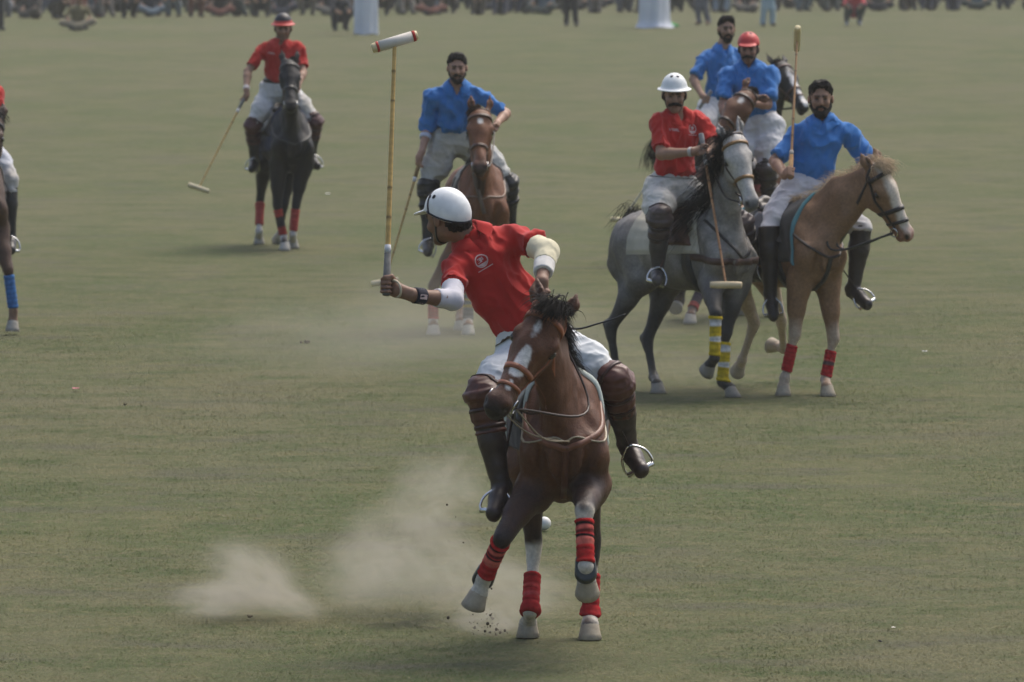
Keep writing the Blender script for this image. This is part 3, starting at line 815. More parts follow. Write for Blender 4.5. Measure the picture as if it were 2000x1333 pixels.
    S.add(cone(shR - ax * .015, neck - ax * .005, .050 * sc, .05 * sc), .05); S.add(cone(shL - ax * .015, neck - ax * .005, .050 * sc, .05 * sc), .05)
    sl = c.get('sleeve', .72)
    for sd, sh in (('R', shR), ('L', shL)):
        el = g['el' + sd]; wr = g['wr' + sd]; k = c.get('sleeve' + sd, sl)
        if k <= 1:
            e_ = sh + (el - sh) * k; S.add(cone(sh, e_, .053 * sc, .068 * sc, cap=[(e_, el - sh)]), .04)
        else:
            S.add(cone(sh, el, .058 * sc, .060 * sc), .04); e_ = el + (wr - el) * (k - 1); S.add(cone(el, e_, .060 * sc, .050 * sc, cap=[(e_, wr - el)]), .03)
    S.cut(pel + ax * c.get('tuck', .10), -ax)
    S.add(cone(neck - ax * .05, neck + norm(hc - neck) * .004, .085 * sc, .064 * sc), .04)
    S.sub(cone(neck + norm(hc - neck) * .010 + fr * .008, neck + (hc - neck) * .8 + fr * .012, .052 * sc, .060 * sc), .008)
    if c.get('vee', True): S.sub(cone(neck + fr * .07 + ax * .01, neck + fr * .135 - ax * .105, .032 * sc, .007 * sc), .008)
    v, f = S.mesh(h); v = fold(v, f, c.get('sfold', .038), 5.5, 1 + c.get('seed', 0), (1.25, 1, .8), M); v = fold(v, f, .021, 12, 6 + c.get('seed', 0), (1.3, 1, .7), M)
    sc_ = A(c['shirt']); SCo = np.tile(sc_, (len(v), 1)) * (.94 + .1 * fnoise(v * 6, 3))[:, None]
    R.shirt = obj('shirt', v, f, M_CLOTH, root, SCo); R.bvh_sh = bvh_of(v, f)
    # collar
    if c.get('collar', True):
        Vv, Ff = [], []; n = 36; ca = norm(ax * .45 + norm(hc - neck) * .75); cf = orth(fr, ca); cl = np.cross(cf, ca) * -1
        if cl @ lat < 0: cl = -cl
        for i in range(n + 1):
            t = -1 + 2 * i / n; a_ = t * math.radians(158); d = -cf * math.cos(a_) + cl * math.sin(a_); k = abs(t)
            b0 = neck + fr * .010 + ca * .002 - ca * (.030 * k ** 3); r0 = .069 * sc
            top = b0 + d * r0 + ca * .044 * (1 - .30 * k ** 3); o = norm(d + ca * .25)
            low = b0 + d * (r0 + .036 + .012 * k) - ca * (.012 + .040 * k ** 3); hh = R.bvh_sh.find_nearest(Vector(low)); low = A(hh[0]) + A(hh[1]) * .009
            Vv += [b0 + d * (r0 - .006) - ca * .02, top, top + o * .009, low + A(hh[1]) * .004 + (top - low) * .1, low]
        for i in range(n):
            for k in range(4): Ff.append((i * 5 + k, i * 5 + 5 + k, i * 5 + 6 + k, i * 5 + 1 + k))
        obj('collar', Vv, Ff, M_CLOTH, root, sc_ * 1.04)
    # elbow sleeves, wrist bands
    for nm, sd, t0, t1, r0, r1, cc in c.get('bands', []):
        sh, el, wr = g['sh' + sd], g['el' + sd], g['wr' + sd]
        def pt(t): return sh + (el - sh) * t if t <= 1 else el + (wr - el) * (t - 1)
        S = Shape(); ts = [t0] + ([1.0] if t0 < 1 < t1 else []) + [t1]
        for a_, b_ in zip(ts[:-1], ts[1:]):
            ra = r0 + (r1 - r0) * (a_ - t0) / (t1 - t0); rb = r0 + (r1 - r0) * (b_ - t0) / (t1 - t0); caps = []
            if a_ == t0: caps.append((pt(a_), pt(a_) - pt(b_)))
            if b_ == t1: caps.append((pt(b_), pt(b_) - pt(a_)))
            S.add(cone(pt(a_), pt(b_), ra * sc, rb * sc, cap=caps), .02)
        v, f = S.mesh(min(h, .006)); v = fold(v, f, .003, 20, 3); ob = obj(nm, v, f, M_CLOTH, root, cc)
        if nm == 'wrist_band': R.band_bvh = bvh_of(v, f); R.band = ob
    # belt
    if c.get('beltcol') is not None:
        vb, fb = ring(bvt, pel + ax * (c.get('belt', .13) - .018), ax, fr, .034, .008, n=48); obj('belt', vb, fb, M_LEATHER, root, c['beltcol'])
    # boots and knee guards
    for sd in 'RL':
        kn, an, to = g['kn' + sd], g['an' + sd], g['to' + sd]; shn = norm(an - kn); fd = norm(to - an); ln = np.cross(shn, fd); top = kn + shn * c.get('boot_top', .06)
        br = .066 * c.get('boot_r', 1.0); S = Shape(); S.add(cone(top, top + (an - top) * .4, br * 1.06 * sc, br * sc, cap=[(top, -shn)]), .01); S.add(cone(top + (an - top) * .35, an, br * sc, .046 * sc), .02)
        fwd = orth(fd, shn); tip = to
        S.add(cone(an - fwd * .025 + shn * .02, an + fd * .08 + shn * .02, .048 * sc, .046 * sc), .03); S.add(cone(an + fd * .07 + shn * .02, tip, .046 * sc, .040 * sc), .02)
        S.add(cone(an - fwd * .03 + shn * .055, tip + shn * .016, .034 * sc, .032 * sc), .01)
        v, f = S.mesh(h); v = fold(v, f, .005, 14, 4); obj('boot', v, f, M_LEATHER, root, c.get('boot', (.035, .025, .02)))
        if c.get('guard') is not None:
            tn = norm(g['hip' + sd] - kn); S = Shape(); ff = norm(-tn - shn) if np.linalg.norm(tn + shn) > .05 else fr
            gb = kn + shn * .19; gt = kn + tn * .075
            S.add(cone(gt, kn, .078 * sc, .084 * sc, cap=[(gt, tn)]), .02); S.add(cone(kn, gb, .084 * sc, .074 * sc, cap=[(gb, shn)]), .03)
            S.add(ell(kn + ff * -.0, A(.088, .088, .088) * sc), .03)
            v, f = S.mesh(h); v = fold(v, f, .010, 13, 9); tt = (v - gt) @ shn; v = v + vnormals(v, f) * (.0045 * np.sign(np.sin(tt * 62)) * np.clip(np.abs(np.sin(tt * 62)) * 3, 0, 1))[:, None]; gd = obj('knee_guard', v, f, M_LEATHER, root, c['guard']); bg = bvh_of(v, f)
            for q, t in ((kn + tn * .035, tn), (kn + shn * .07, shn), (kn + shn * .155, shn)):
                vv, f2 = ring(bg, q, t, ff, .020, .006, n=36); obj('guard_strap', vv, f2, M_LEATHER, gd, A(c['guard']) * .45)
    return R
def helmet(R, kind, col, trim=None, holes=((.5, .55), (.5, -.55)), brim=None, size=1.0):
    HM, z = R.HM, R.hsz * size; f, u, l = HM; S = Shape(); h0 = R.Hp(0, .03, 0)
    Hp = lambda a, b, c_: h0 + z * (a * f + (b - .03) * u + c_ * l)
    E = lambda a, b, c_, r1, r2, r3, M_=HM: ell(Hp(a, b, c_), A(r1, r2, r3) * z, M_)
    if kind == 'peak':
        S.add(E(-.014, .046, 0, .122, .108, .100), .01); S.add(E(-.050, .000, 0, .092, .085, .095), .04)
        S.cut(Hp(.0, .012, 0), norm(-u * 1.0 + f * .50), .006); S.cut(Hp(-.10, -.048, 0), -u, .01)
        S.add(E(.118, .048, 0, .070, .010, .080, np.array([norm(f - u * .12), norm(u + f * .12), l])), .014)
    elif kind == 'brim':
        S.add(E(-.010, .044, 0, .114, .112, .094), .01); S.cut(Hp(0, .036, 0), -u, .004)
        S.add(E(-.002, .042, 0, .146, .013, .122), .02)
        S.sub(E(-.002, .026, 0, .134, .011, .110), .006)
    else:
        S.add(E(-.012, .042, 0, .112, .100, .092), .01); S.cut(Hp(0, .030, 0), norm(-u + f * .1), .004); S.cut(Hp(0, .03, 0), norm(-u + f * .15), .004)
        S.add(E(.100, .042, 0, .050, .010, .078, np.array([norm(f - u * .2), norm(u + f * .2), l])), .014)
    v, fc = S.mesh(.0055); hc_ = np.tile(A(col), (len(v), 1)); uu = (v - Hp(0, 0, 0)) @ u / z
    if brim is not None: hc_[uu < .082] = A(brim)
    o = obj('helmet', v, fc, M_GLOSS, R.root, hc_); R.helmet = o; bv = bvh_of(v, fc); c0 = Hp(-.012, .06, 0)
    for a, b in holes:
        d = norm(u * 1.0 + f * a + l * b); h_ = bv.ray_cast(Vector(c0), Vector(d), .4)
        if h_[0] is None: continue
        p = A(h_[0]); nn = A(h_[1]); t1 = orth(u + f * .01, nn); t2 = np.cross(nn, t1); V = [p + nn * .0025]; n = 14
        for k in range(n): V.append(p + nn * .001 + .0120 * z * (math.cos(6.2832 * k / n) * t1 + math.sin(6.2832 * k / n) * t2))
        obj('vent_hole', V, [(0, 1 + k, 1 + (k + 1) % n) for k in range(n)], M_DARK, o)
    if kind == 'peak' and trim is not None:
        vv, ff = ring(bv, Hp(.028, .045, 0), f, u, .013, .003, -100, 100, 40); obj('helmet_stripe', vv, ff, M_CLOTH, o, trim)
    if kind == 'peak':
        vv, ff = ring(bv, Hp(-.022, .012, 0), norm(u - f * .5), f, .010, .003, 50, 310, 50); obj('helmet_trim', vv, ff, M_CLOTH, o, (.02, .02, .035))
    if kind in ('brim', 'peak', 'cap'):
        for q in (-1, 1):
            vv, ff = path_strap(R.bvh_body, [Hp(.02, .035, q * .085), Hp(.018, -.03, q * .08), Hp(.035, -.09, q * .05), Hp(.05, -.115, q * .0)], .012, .004, 16); obj('chin_strap', vv, ff, M_LEATHER, o, (.02, .02, .02))
    return bv
def mallet(label, G, tipc, hax, col_head=(.60, .50, .33), band=None, grip_col=(.25, .25, .25), butt=.10, length=None, tape=(.55, .55, .55), cane=(.42, .26, .09), headL=.235, headr=.026, nodes=7, thick=.0108):
    """bamboo polo mallet: G in the fist, tipc the middle of the head, hax the head's long axis"""
    d = norm(tipc - G); hax = norm(hax); b = G - d * butt; root = thing('polo_mallet', label, 'mallet', A(G[0], G[1], 0), 'polo mallets')
    L = np.linalg.norm(tipc - b); V, F = tube([b, b + d * .01, b + d * .215, b + d * .215], [.018, .020, .016, .012], 12); obj('grip', V, F, M_WRAP, root, grip_col)
    V, F = tube([b + d * .212, b + d * .252], [.0165, .0155], 12); obj('grip_tape', V, F, M_CLOTH, root, tape)
    pts, rad, cs = [], [], []; n = 90; rng = np.random.default_rng(5)
    for i in range(n + 1):
        t = i / n; p = b + d * (.24 + (L - .24) * t); nd = abs(((t * nodes) % 1) - .5) * 2 > .94
        pts.append(p); rad.append(thick * (1 - .30 * t) + (.0018 if nd else 0)); cs.append(A(cane) * (.35 if nd else .85 + .3 * rng.random()))
    V, F = tube(pts, rad, 10); C = np.repeat(np.array(cs), 10, axis=0); obj('cane_shaft', V, F, M_WOOD, root, C)
    hp = [(-.5, .70), (-.49, .86), (-.44, .95), (-.30, 1.0), (0, 1.03), (.30, 1.0), (.44, .95), (.49, .86), (.5, .70)]
    pts = [tipc + hax * headL * x for x, _ in hp]; V, F = tube(pts, [headr * r for _, r in hp], 16); C = np.tile(A(col_head), (len(V), 1))
    hd = obj('mallet_head', V, F, M_WOOD, root, C)
    if band is not None:
        for x0, x1, cc in band:
            V, F = tube([tipc + hax * headL * x0, tipc + hax * headL * (x0 + x1) / 2, tipc + hax * headL * x1], [headr * 1.045] * 3, 16); obj('head_band', V, F, M_CLOTH, hd, cc)
    return root
# ------------------------------------------------------------------ the field
def ground_mat(name, blade=False):
    m = bpy.data.materials.new(name); t = nt(m); N, L = t.nodes, t.links; b = N['Principled BSDF']; geo = N.new('ShaderNodeNewGeometry')
    def noise(scale, detail, sx=1, sy=1, off=0):
        mp = N.new('ShaderNodeMapping'); mp.inputs['Scale'].default_value = (sx, sy, 1); mp.inputs['Location'].default_value = (off, off * .7, 0)
        L.new(geo.outputs['Position'], mp.inputs['Vector']); n = N.new('ShaderNodeTexNoise'); n.inputs['Scale'].default_value = scale; n.inputs['Detail'].default_value = detail
        n.inputs['Roughness'].default_value = .62; L.new(mp.outputs[0], n.inputs['Vector']); return n.outputs['Fac']
    def ramp(s, a, c): r = N.new('ShaderNodeMapRange'); r.inputs['From Min'].default_value = a; r.inputs['From Max'].default_value = c; L.new(s, r.inputs['Value']); return r.outputs[0]
    def mix(f, a, c):
        x = N.new('ShaderNodeMix'); x.data_type = 'RGBA'; L.new(f, x.inputs['Factor'])
        for i, v in ((6, a), (7, c)):
            if isinstance(v, tuple): x.inputs[i].default_value = (*v, 1)
            else: L.new(v, x.inputs[i])
        return x.outputs[2]
    c = mix(ramp(noise(.55, 5, 1, .45), .40, .60), (.057, .090, .028), (.108, .114, .049))
    c = mix(ramp(noise(.16, 4, 1, .55, 9), .44, .66), c, (.126, .121, .069))
    c = mix(ramp(noise(1.5, 6, .8, 1.0, 4), .47, .66), c, (.046, .074, .022))
    c = mix(ramp(noise(9, 4, 1, .5, 14), .50, .80), c, (.150, .134, .072))
    c = mix(ramp(noise(1.1, 5, .7, 1.1, 51), .52, .70), c, (.088, .088, .062))
    c = mix(ramp(noise(2.3, 5, .8, 1.0, 77), .55, .72), c, (.138, .130, .062))
    c = mix(ramp(noise(24, 4, .6, 1.0, 21), .52, .86), c, (.052, .070, .030))
    c = mix(ramp(noise(34, 3, .7, 1.0, 33), .58, .82), c, (.160, .142, .085))
    if blade:
        at_ = N.new('ShaderNodeAttribute'); at_.attribute_name = 'Col'
        x = N.new('ShaderNodeMix'); x.data_type = 'RGBA'; x.blend_type = 'MULTIPLY'; x.inputs['Factor'].default_value = 1; L.new(c, x.inputs[6]); L.new(at_.outputs['Color'], x.inputs[7]); c = x.outputs[2]
        nv = N.new('ShaderNodeCombineXYZ'); nv.inputs[2].default_value = 1; L.new(nv.outputs[0], b.inputs['Normal'])
    else:
        c = mix(ramp(noise(60, 3, 1, 1, 2), .40, .68), c, (.085, .080, .042))
        bp = N.new('ShaderNodeBump'); bp.inputs['Strength'].default_value = .7; bp.inputs['Distance'].default_value = .03
        L.new(noise(35, 5), bp.inputs['Height']); L.new(bp.outputs[0], b.inputs['Normal'])
    L.new(c, b.inputs['Base Color']); b.inputs['Roughness'].default_value = .95; b.inputs['Specular IOR Level'].default_value = .1
    return m
M_FIELD = ground_mat('field_turf'); M_GRASS = ground_mat('grass_blades', True)
def field():
    xs = np.concatenate([np.linspace(-900, -40, 12), np.linspace(-36, 36, 73), np.linspace(40, 900, 12)]); ys = np.concatenate([np.linspace(-200, 24, 10), np.linspace(26, 130, 150), np.linspace(135, 1800, 30)])
    X, Y = np.meshgrid(xs, ys, indexing='ij'); P = np.stack([X.ravel(), Y.ravel(), 0 * X.ravel()], 1)
    P[:, 2] = -.010 + (fnoise(P * A(.5, .5, 1), 3) - .5) * .016 * (np.abs(P[:, 0]) < 36) * (P[:, 1] > 25) * (P[:, 1] < 131)
    n, m = len(xs), len(ys); i, j = np.meshgrid(np.arange(n - 1), np.arange(m - 1), indexing='ij'); k = (i * m + j).ravel()
    F = np.stack([k, k + m, k + m + 1, k + 1], 1)
    o = obj('field', P, F, M_FIELD); o['kind'] = 'structure'; return o
field()
def grass(n=460000):
    rng = np.random.default_rng(11); Y = 33 * (88 / 33) ** rng.random(n); X = (rng.random(n) - .5) * Y * .20
    z0 = -.010 + (fnoise(np.stack([X * .5, Y * .5, 0 * X], 1), 3) - .5) * .016 - .003
    patch = fnoise(np.stack([X * 1.3, Y * .7, 0 * X + 3], 1), 3)
    H = (.006 + .008 * rng.random(n)) * (.7 + .6 * patch) * np.clip((89 - Y) / 30, .12, 1); a = rng.random(n) * 6.2832; w = (.0022 + .0020 * rng.random(n)) * (Y / 38)
    lean = rng.normal(size=(n, 2)) * .9
    B = np.stack([X, Y, z0], 1); d = np.stack([np.cos(a), np.sin(a), 0 * a], 1) * w[:, None]
    tip = B + np.stack([lean[:, 0] * H, lean[:, 1] * H, H], 1)
    V = np.stack([B - d, B + d, tip], 1).reshape(-1, 3); F = np.arange(3 * n).reshape(-1, 3)
    C = np.repeat(np.stack([.96 + .36 * rng.random(n)] * 3, 1) * (1 + (rng.random((n, 1)) < .2) * A(.22, .16, .06)), 3, axis=0)
    o = obj('grass', V, F, M_GRASS, None, C, smooth=False); tag(o, 'short dry green grass of the polo field', 'grass', kind='stuff')
grass()
# ------------------------------------------------------------------ poses read off the photograph
def pose(d, sc=1.0):
    g = {}; pel = at(*d['pel']); neck = reach(pel, d['neck'][0], d['neck'][1], d.get('torso', .50) * sc, d['neck'][2]); ax = norm(neck - pel)
    mid = neck - ax * .045
    g['pel'], g['neck'] = pel, neck
    for sd in 'RL': g['sh' + sd] = reach(mid, *d['sh' + sd][:2], .185 * sc, d['sh' + sd][2])
    lat = orth(g['shL'] - g['shR'], ax)
    if 'hlat' in d: lat = norm(d['hlat'])
    g['head'] = reach(neck, *d['head'][:2], d.get('neckL', .150) * sc, d['head'][2] if len(d['head']) > 2 else -1)
    for sd, q in (('R', -1), ('L', 1)):
        g['el' + sd] = reach(g['sh' + sd], *d['el' + sd][:2], .285 * sc, d['el' + sd][2])
        g['wr' + sd] = reach(g['el' + sd], *d['wr' + sd][:2], .255 * sc, d['wr' + sd][2])
        g['G' + sd] = reach(g['wr' + sd], *d['G' + sd][:2], .078 * sc, d['G' + sd][2])
        g['hip' + sd] = pel + lat * q * .10 * sc - ax * .02
        g['kn' + sd] = reach(g['hip' + sd], *d['kn' + sd][:2], .42 * sc, d['kn' + sd][2])
        g['an' + sd] = reach(g['kn' + sd], *d['an' + sd][:2], .42 * sc, d['an' + sd][2])
        g['to' + sd] = reach(g['an' + sd], *d['to' + sd][:2], .19 * sc, d['to' + sd][2])
        if 'hax' + sd in d: hx = d['hax' + sd]
        else: hx = A(.6 * q, -.5, .3)
        g['hand' + sd] = grip_prims(g['wr' + sd], g['G' + sd], hx, d.get('hs' + sd, q), sc=sc)
    return g
M_HAIR.node_tree.nodes['Principled BSDF'].inputs['Specular IOR Level'].default_value = .15
RED = (.40, .022, .018); BLUE = (.042, .168, .44)

def leg_paint(color, keys, t_from=.0, soft=.03, rough=.02, r=.085, upper=0.0):
    """points of the coat: pigment on the lower legs, from the knee or hock downward (upper > 0 reaches above it)"""
    def f(R, C, V):
        for k in keys:
            l = R.legs[k]; a = l.k + (l.t0 - l.k) * upper + (l.f - l.k) * t_from
            if upper > 0: C = paint(C, V, cone(a, l.k, r * 1.25, r), color, soft, rough)
            b = l.k if upper > 0 else a
            C = paint(C, V, cone(b, l.f, r, r * .9), color, soft, rough); C = paint(C, V, cone(l.f, l.S, r * .9, r), color, soft, rough)
        return C
    return f
def head_paint(shape, color, soft=.012, rough=.012, freq=22):
    """shape: list of (p, q, r1, r2) in the head's own frame"""
    def f(R, C, V):
        for p, q, r1, r2 in shape: C = paint(C, V, cone(R.Hd(*p), R.Hd(*q), r1 * R.hs, r2 * R.hs), color, soft, rough, freq)
        return C
    return f

# ------------------------------------------------------------------ foreground: bay pony and the rider in red
BAY = (.100, .038, .0165)
STR = [(.10, (.42, .02, .02)), (.16, (.03, .012, .012)), (.26, (.52, .10, .08)), (.32, (.16, .02, .02)), (.36, (.45, .03, .03)), (.46, (.02, .014, .014)), (.60, (.55, .13, .10)), (1.0, (.40, .02, .02))]
SOL = [(.30, (.36, .02, .022)), (.40, (.46, .045, .045)), (.52, (.36, .02, .022)), (.60, (.50, .07, .07)), (1.0, (.36, .02, .022))]
c1 = dict(pivot=(.235, 35.42), yaw=2, s=.98, pitch=0, coat=BAY, poll=(1080, 600, -1), muzzle=(978, 774, -1), face=(-.10, -1, .25), neckL=.72, head=1.1,
    ears=((-.125, .0, -.085), (-.145, .0, .0)),
    legs=dict(FR=dict(j=[(982, 1050, -1), (946, 1128, 1), (926, 1184, 1)], toe=(-.35, -.85, -.2)),
              FL=dict(j=[(1141, 1000, -1), (1144, 1108, -1), (1147, 1157, 1)], toe=(0, -1, .1)),
              HR=dict(j=[(1043, 1068, 1), (1036, 1192, -1), (1030, 1241)], ground=True),
              HL=dict(j=[(1158, 1062, 1), (1153, 1198, -1), (1152, 1246)], ground=True)),
    paint=[leg_paint((.016, .013, .014), ['FR', 'FL', 'HR', 'HL'], 0, .10, .04, .075, .62),
           leg_paint((.50, .46, .39), ['FR', 'HL'], .55, .02, .02, .07), leg_paint((.50, .46, .39), ['FL', 'HR'], .12, .025, .03, .065),
           head_paint([((.58, -.06, 0), (.50, -.08, 0), .085, .07)], (.018, .013, .012), .04, .02),
           head_paint([((.105, .0, -.010), (.185, .01, -.006), .027, .023), ((.245, .0, .0), (.36, .0, .004), .027, .036), ((.42, .0, .008), (.455, .0, .010), .008, .012)], (.64, .60, .55), .004, .004, 40)],
    wraps=[('FR', .12, .93, STR), ('FL', .14, .93, STR), ('HR', .42, 1.06, SOL), ('HL', .42, 1.06, SOL)],
    hoof=(.33, .285, .215))
c1['mane'] = lambda R: mane_hair(R, (.006, .005, .005), 1, .06, .13, 1900, .8, (.2, 0, .0), True, .10, w=.0022, rise=.2)
c1['tail'] = lambda R: tail_hair(R, (.014, .012, .012), .35, .55)
H1 = horse('bay horse galloping nearest the camera, white stripe on face, red leg bandages', c1, .0125)
TAN = (.24, .075, .03); DK = (.03, .018, .014)
bridle(H1, TAN, TAN, True)
neck_collar(H1, (.17, .065, .035)); neck_collar(H1, (.30, .25, .17), w=.008, lo=1.10, hi=1.30, xo=.69, name='martingale_neck_strap')
chest_strap(H1, [(.71, 0, 1.07), (.70, 0, .98), (.64, 0, .86), (.5, 0, .76)], (.10, .035, .02), .03, 'martingale_strap')
saddle_set(H1, (.028, .024, .024), (.03, .022, .018), trim=(.55, .60, .54), drop=108)

def fetlock_boot(R, key, col=(.03, .035, .032)):
    l = R.legs[key]; bk = orth(-R.fwd, l.bd); S = Shape(); s = R.s
    S.add(cone(l.f - l.bd * .035 * s + bk * .012 * s, l.f + l.bd * .03 * s + bk * .014 * s, .047 * s, .052 * s, (l.lat, 1.08)), .01); S.cut(l.f - bk * .012 * s, -bk, .004)
    v, f = S.mesh(.007); obj('fetlock_boot', v, f, M_LEATHER, R.root, col)
for k_ in ('FR', 'FL'): fetlock_boot(H1, k_)
d1 = dict(pel=(1042, 676, 35.40), neck=(916, 462, -1), torso=.58, shR=(886, 522, -1), shL=(1008, 464, 1), head=(871, 426, -1),
    elR=(884, 586, -1), wrR=(806, 577, -1), GR=(755, 558, -1), elL=(1068, 492, -1), wrL=(1058, 550, -1), GL=(1052, 580, -1),
    knR=(944, 772, -1), anR=(977, 945, 1), toR=(964, 1002, -1), knL=(1203, 748, -1), anL=(1226, 868, 1), toL=(1252, 918, -1), haxL=(.9, -.3, .1))
MT = at(771, 80, 34.9); MG = None
d1['haxR'] = norm(MT - at(755, 558, 34.8))
g1 = pose(d1)
R1 = person('player in red shirt swinging a raised mallet on the foreground bay horse', dict(g1, face=(-.74, .64, -.16), hup=(-.12, .0, 1), shirt=RED, hair='under', stubble=.8, skin=(.205, .112, .072),
    beltcol=(.05, .03, .02), guard=(.085, .028, .018), boot=(.035, .022, .018), sleeve=.60, trousers=(.66, .69, .70), boot_top=.10, vee=False,
    bands=[('elbow_sleeve', 'R', .62, 1.42, .056, .046, (.55, .54, .58)), ('elbow_sleeve', 'L', .66, 1.42, .062, .054, (.62, .57, .40)), ('elbow_cuff', 'L', 1.40, 1.72, .053, .048, (.62, .60, .56)), ('wrist_band', 'R', 1.72, 1.97, .042, .040, (.015, .015, .028))]), .0072)
HB1 = helmet(R1, 'peak', (.70, .72, .72), (.02, .015, .03), holes=((.62, 1.25), (-.02, 1.45)), size=.92)
RM1 = mallet('raised bamboo mallet with white and red head in the foreground rider fist', g1['GR'], reach(g1['GR'], 771, 82, 1.22, 1), (1, .12, .295), (.62, .52, .30),
    band=[(-.40, -.35, (.42, .06, .05)), (-.34, .38, (.58, .54, .48)), (.39, .45, (.42, .05, .04))], grip_col=(.13, .13, .125), butt=.05, cane=(.50, .32, .10), thick=.0130)
for q, b in enumerate(H1.bits):
    rein(H1, b, g1['GL'] + A(-.02 + .04 * q, -.01, -.02), (.035, .02, .016), .10, .0062, via=H1.T(.66, -.13 + .26 * q, 1.26))
    rein(H1, b, H1.T(.73, -.02 + .04 * q, 1.10), (.20, .16, .10), .06, .0042)
for sd, q in (('R', -1), ('L', 1)): stirrup(H1, q, g1['an' + sd] * .35 + g1['to' + sd] * .65 , norm(g1['to' + sd] - g1['an' + sd]), (.05, .03, .02))
wv, wf = tube(smooth_path([g1['GL'], at(1110, 640, 34.8), at(1170, 632, 34.7), at(1222, 614, 34.6)], 16), [.007 - .0003 * i for i in range(16)], 6)
tag(obj('riding_whip', wv, wf, M_LEATHER, None, (.02, .02, .025), base=A(g1['GL']) * A(1, 1, 0)), 'thin black riding whip in the foreground rider left hand', 'whip')
lx = norm(g1['wrR'] - g1['elR']); l1 = orth(UP, lx); l2 = np.cross(lx, l1); lc = g1['wrR'] * .35 + g1['GR'] * .65
wv, wf = tube([lc + .040 * (math.cos(t) * l1 + math.sin(t) * l2) + lx * .012 * math.cos(t) for t in np.linspace(0, 2 * math.pi, 21)[:-1]], .006, 6, True)
obj('wrist_strap', wv, wf, M_CLOTH, RM1, (.50, .44, .32))
# ------------------------------------------------------------------ middle distance, right: grey horse and the rider in red
def seat(R, **k): return k
GREY = (.185, .170, .152)
YEL = [(.10, (.50, .36, .02)), (.24, (.55, .55, .55)), (.52, (.50, .36, .02)), (.62, (.55, .55, .55)), (1.0, (.50, .36, .02))]
def grey_paint(R, C, V):
    x = R.V0; hz = (np.clip((x[:, 2] - .60) / .45, 0, 1) * (1 - .45 * np.clip((-x[:, 0] - .25) / .4, 0, 1)))[:, None]
    C = C * (.14 + .86 * hz)                                                     # steel grey legs, paler trunk
    C = paint(C, V, cone(R.Hd(.0, -.05, 0), R.Hd(.50, -.06, 0), .14 * R.hs, .10 * R.hs), (.44, .42, .39), .10, .05)
    return paint(C, V, cone(R.Hd(.56, -.03, 0), R.Hd(.53, -.09, 0), .05, .045), (.075, .075, .08), .04, .02)
c2 = dict(pivot=(1.31, 53.15), yaw=36, s=.95, pitch=3, coat=GREY, dapple=(.37, .35, .32), poll=(1433, 262, -1), muzzle=(1470, 388, -1), face=(.28, -1, .25), neckL=.78, head=1.08,
    ears=((-.14, -.01, -.02), (-.15, .02, .02)), crest=.07,
    legs=dict(FR=dict(j=[(1398, 612, -1), (1396, 700, 1), (1378, 724, 1)], toe=(.2, -.4, -.9)),
              FL=dict(j=[(1418, 650, -1), (1411, 752, 1), (1430, 774)], ground=True),
              HR=dict(j=[(1192, 640, 1), (1206, 730, -1), (1222, 760)], ground=True),
              HL=dict(j=[(1264, 662, 1), (1277, 742, -1), (1290, 770)], ground=True)),
    paint=[grey_paint], wraps=[('FR', .06, .95, YEL), ('FL', .18, .98, YEL)], hoof=(.24, .22, .185))
c2['mane'] = lambda R: mane_hair(R, (.008, .008, .009), -1, .22, .36, 1700, .30, (-.55, .0, -.15), False, .08, w=.0021, rise=-.15, hi=.93, taper=.95)
c2['tail'] = lambda R: tail_hair(R, (.010, .010, .011), .34, .52, 190, (.75, .2, 1), (-.45, .1, -.9), .10, .0022)
H2 = horse('dapple grey horse with black mane and yellow bandages on its forelegs', c2, .0145)
BRN = (.20, .11, .035)
bridle(H2, (.045, .03, .022), BRN)
saddle_set(H2, (.46, .43, .35), (.11, .045, .025), x0=.34, x1=-.42, drop=88, pad_th=.030)
breast_collar(H2, (.075, .04, .028))
chest_strap(H2, [(.42, -.14, 1.30), (.60, -.09, 1.15), (.68, 0, 1.05), (.60, .09, 1.15), (.42, .14, 1.30)], (.03, .025, .022), .02, 'martingale_strap')
d2 = dict(pel=(1312, 372, 53.15), neck=(1322, 224, -1), torso=.52, shR=(1284, 240, -1), shL=(1366, 236, 1), head=(1317, 186, -1), neckL=.155,
    elR=(1292, 302, -1), wrR=(1352, 297, -1), GR=(1374, 291, -1), elL=(1396, 288, -1), wrL=(1382, 303, -1), GL=(1390, 312, -1),
    knR=(1288, 425, -1), anR=(1284, 528, 1), toR=(1284, 548, -1), knL=(1448, 436, -1), anL=(1470, 532, 1), toL=(1508, 534, -1), haxR=(-.1, -.1, -1), hlat=(.9, .3, 0))
g2 = pose(d2)
R2 = person('player in red shirt and white brimmed helmet with moustache on the grey horse', dict(g2, face=(.03, -1, -.10), shirt=RED, moustache=True, hair='under', beltcol=(.02, .022, .02), stubble=.5,
    guard=(.060, .042, .038), boot=(.055, .05, .05), sleeve=.80, trousers=(.52, .51, .47), boot_top=.12, seed=4, loose=1.08,
    bands=[('riding_glove_cuff', 'R', 1.90, 2.0, .036, .036, (.45, .42, .40))]), .0085)
helmet(R2, 'brim', (.70, .72, .71), None, holes=((.75, .28), (.75, -.28)))
mallet('mallet hanging down in front of the grey horse, cream head', g2['GR'], reach(g2['GR'], 1418, 557, 1.08, -1), (1, -.1, 0), (.58, .46, .28), cane=(.40, .20, .09), butt=.12)
for q, b in enumerate(H2.bits): rein(H2, b, g2['GL'] + A(-.02 + .04 * q, 0, 0), (.035, .025, .02), .10)
for sd, q in (('R', -1), ('L', 1)): stirrup(H2, q, g2['an' + sd] * .3 + g2['to' + sd] * .7, norm(g2['to' + sd] - g2['an' + sd]), (.10, .045, .025))

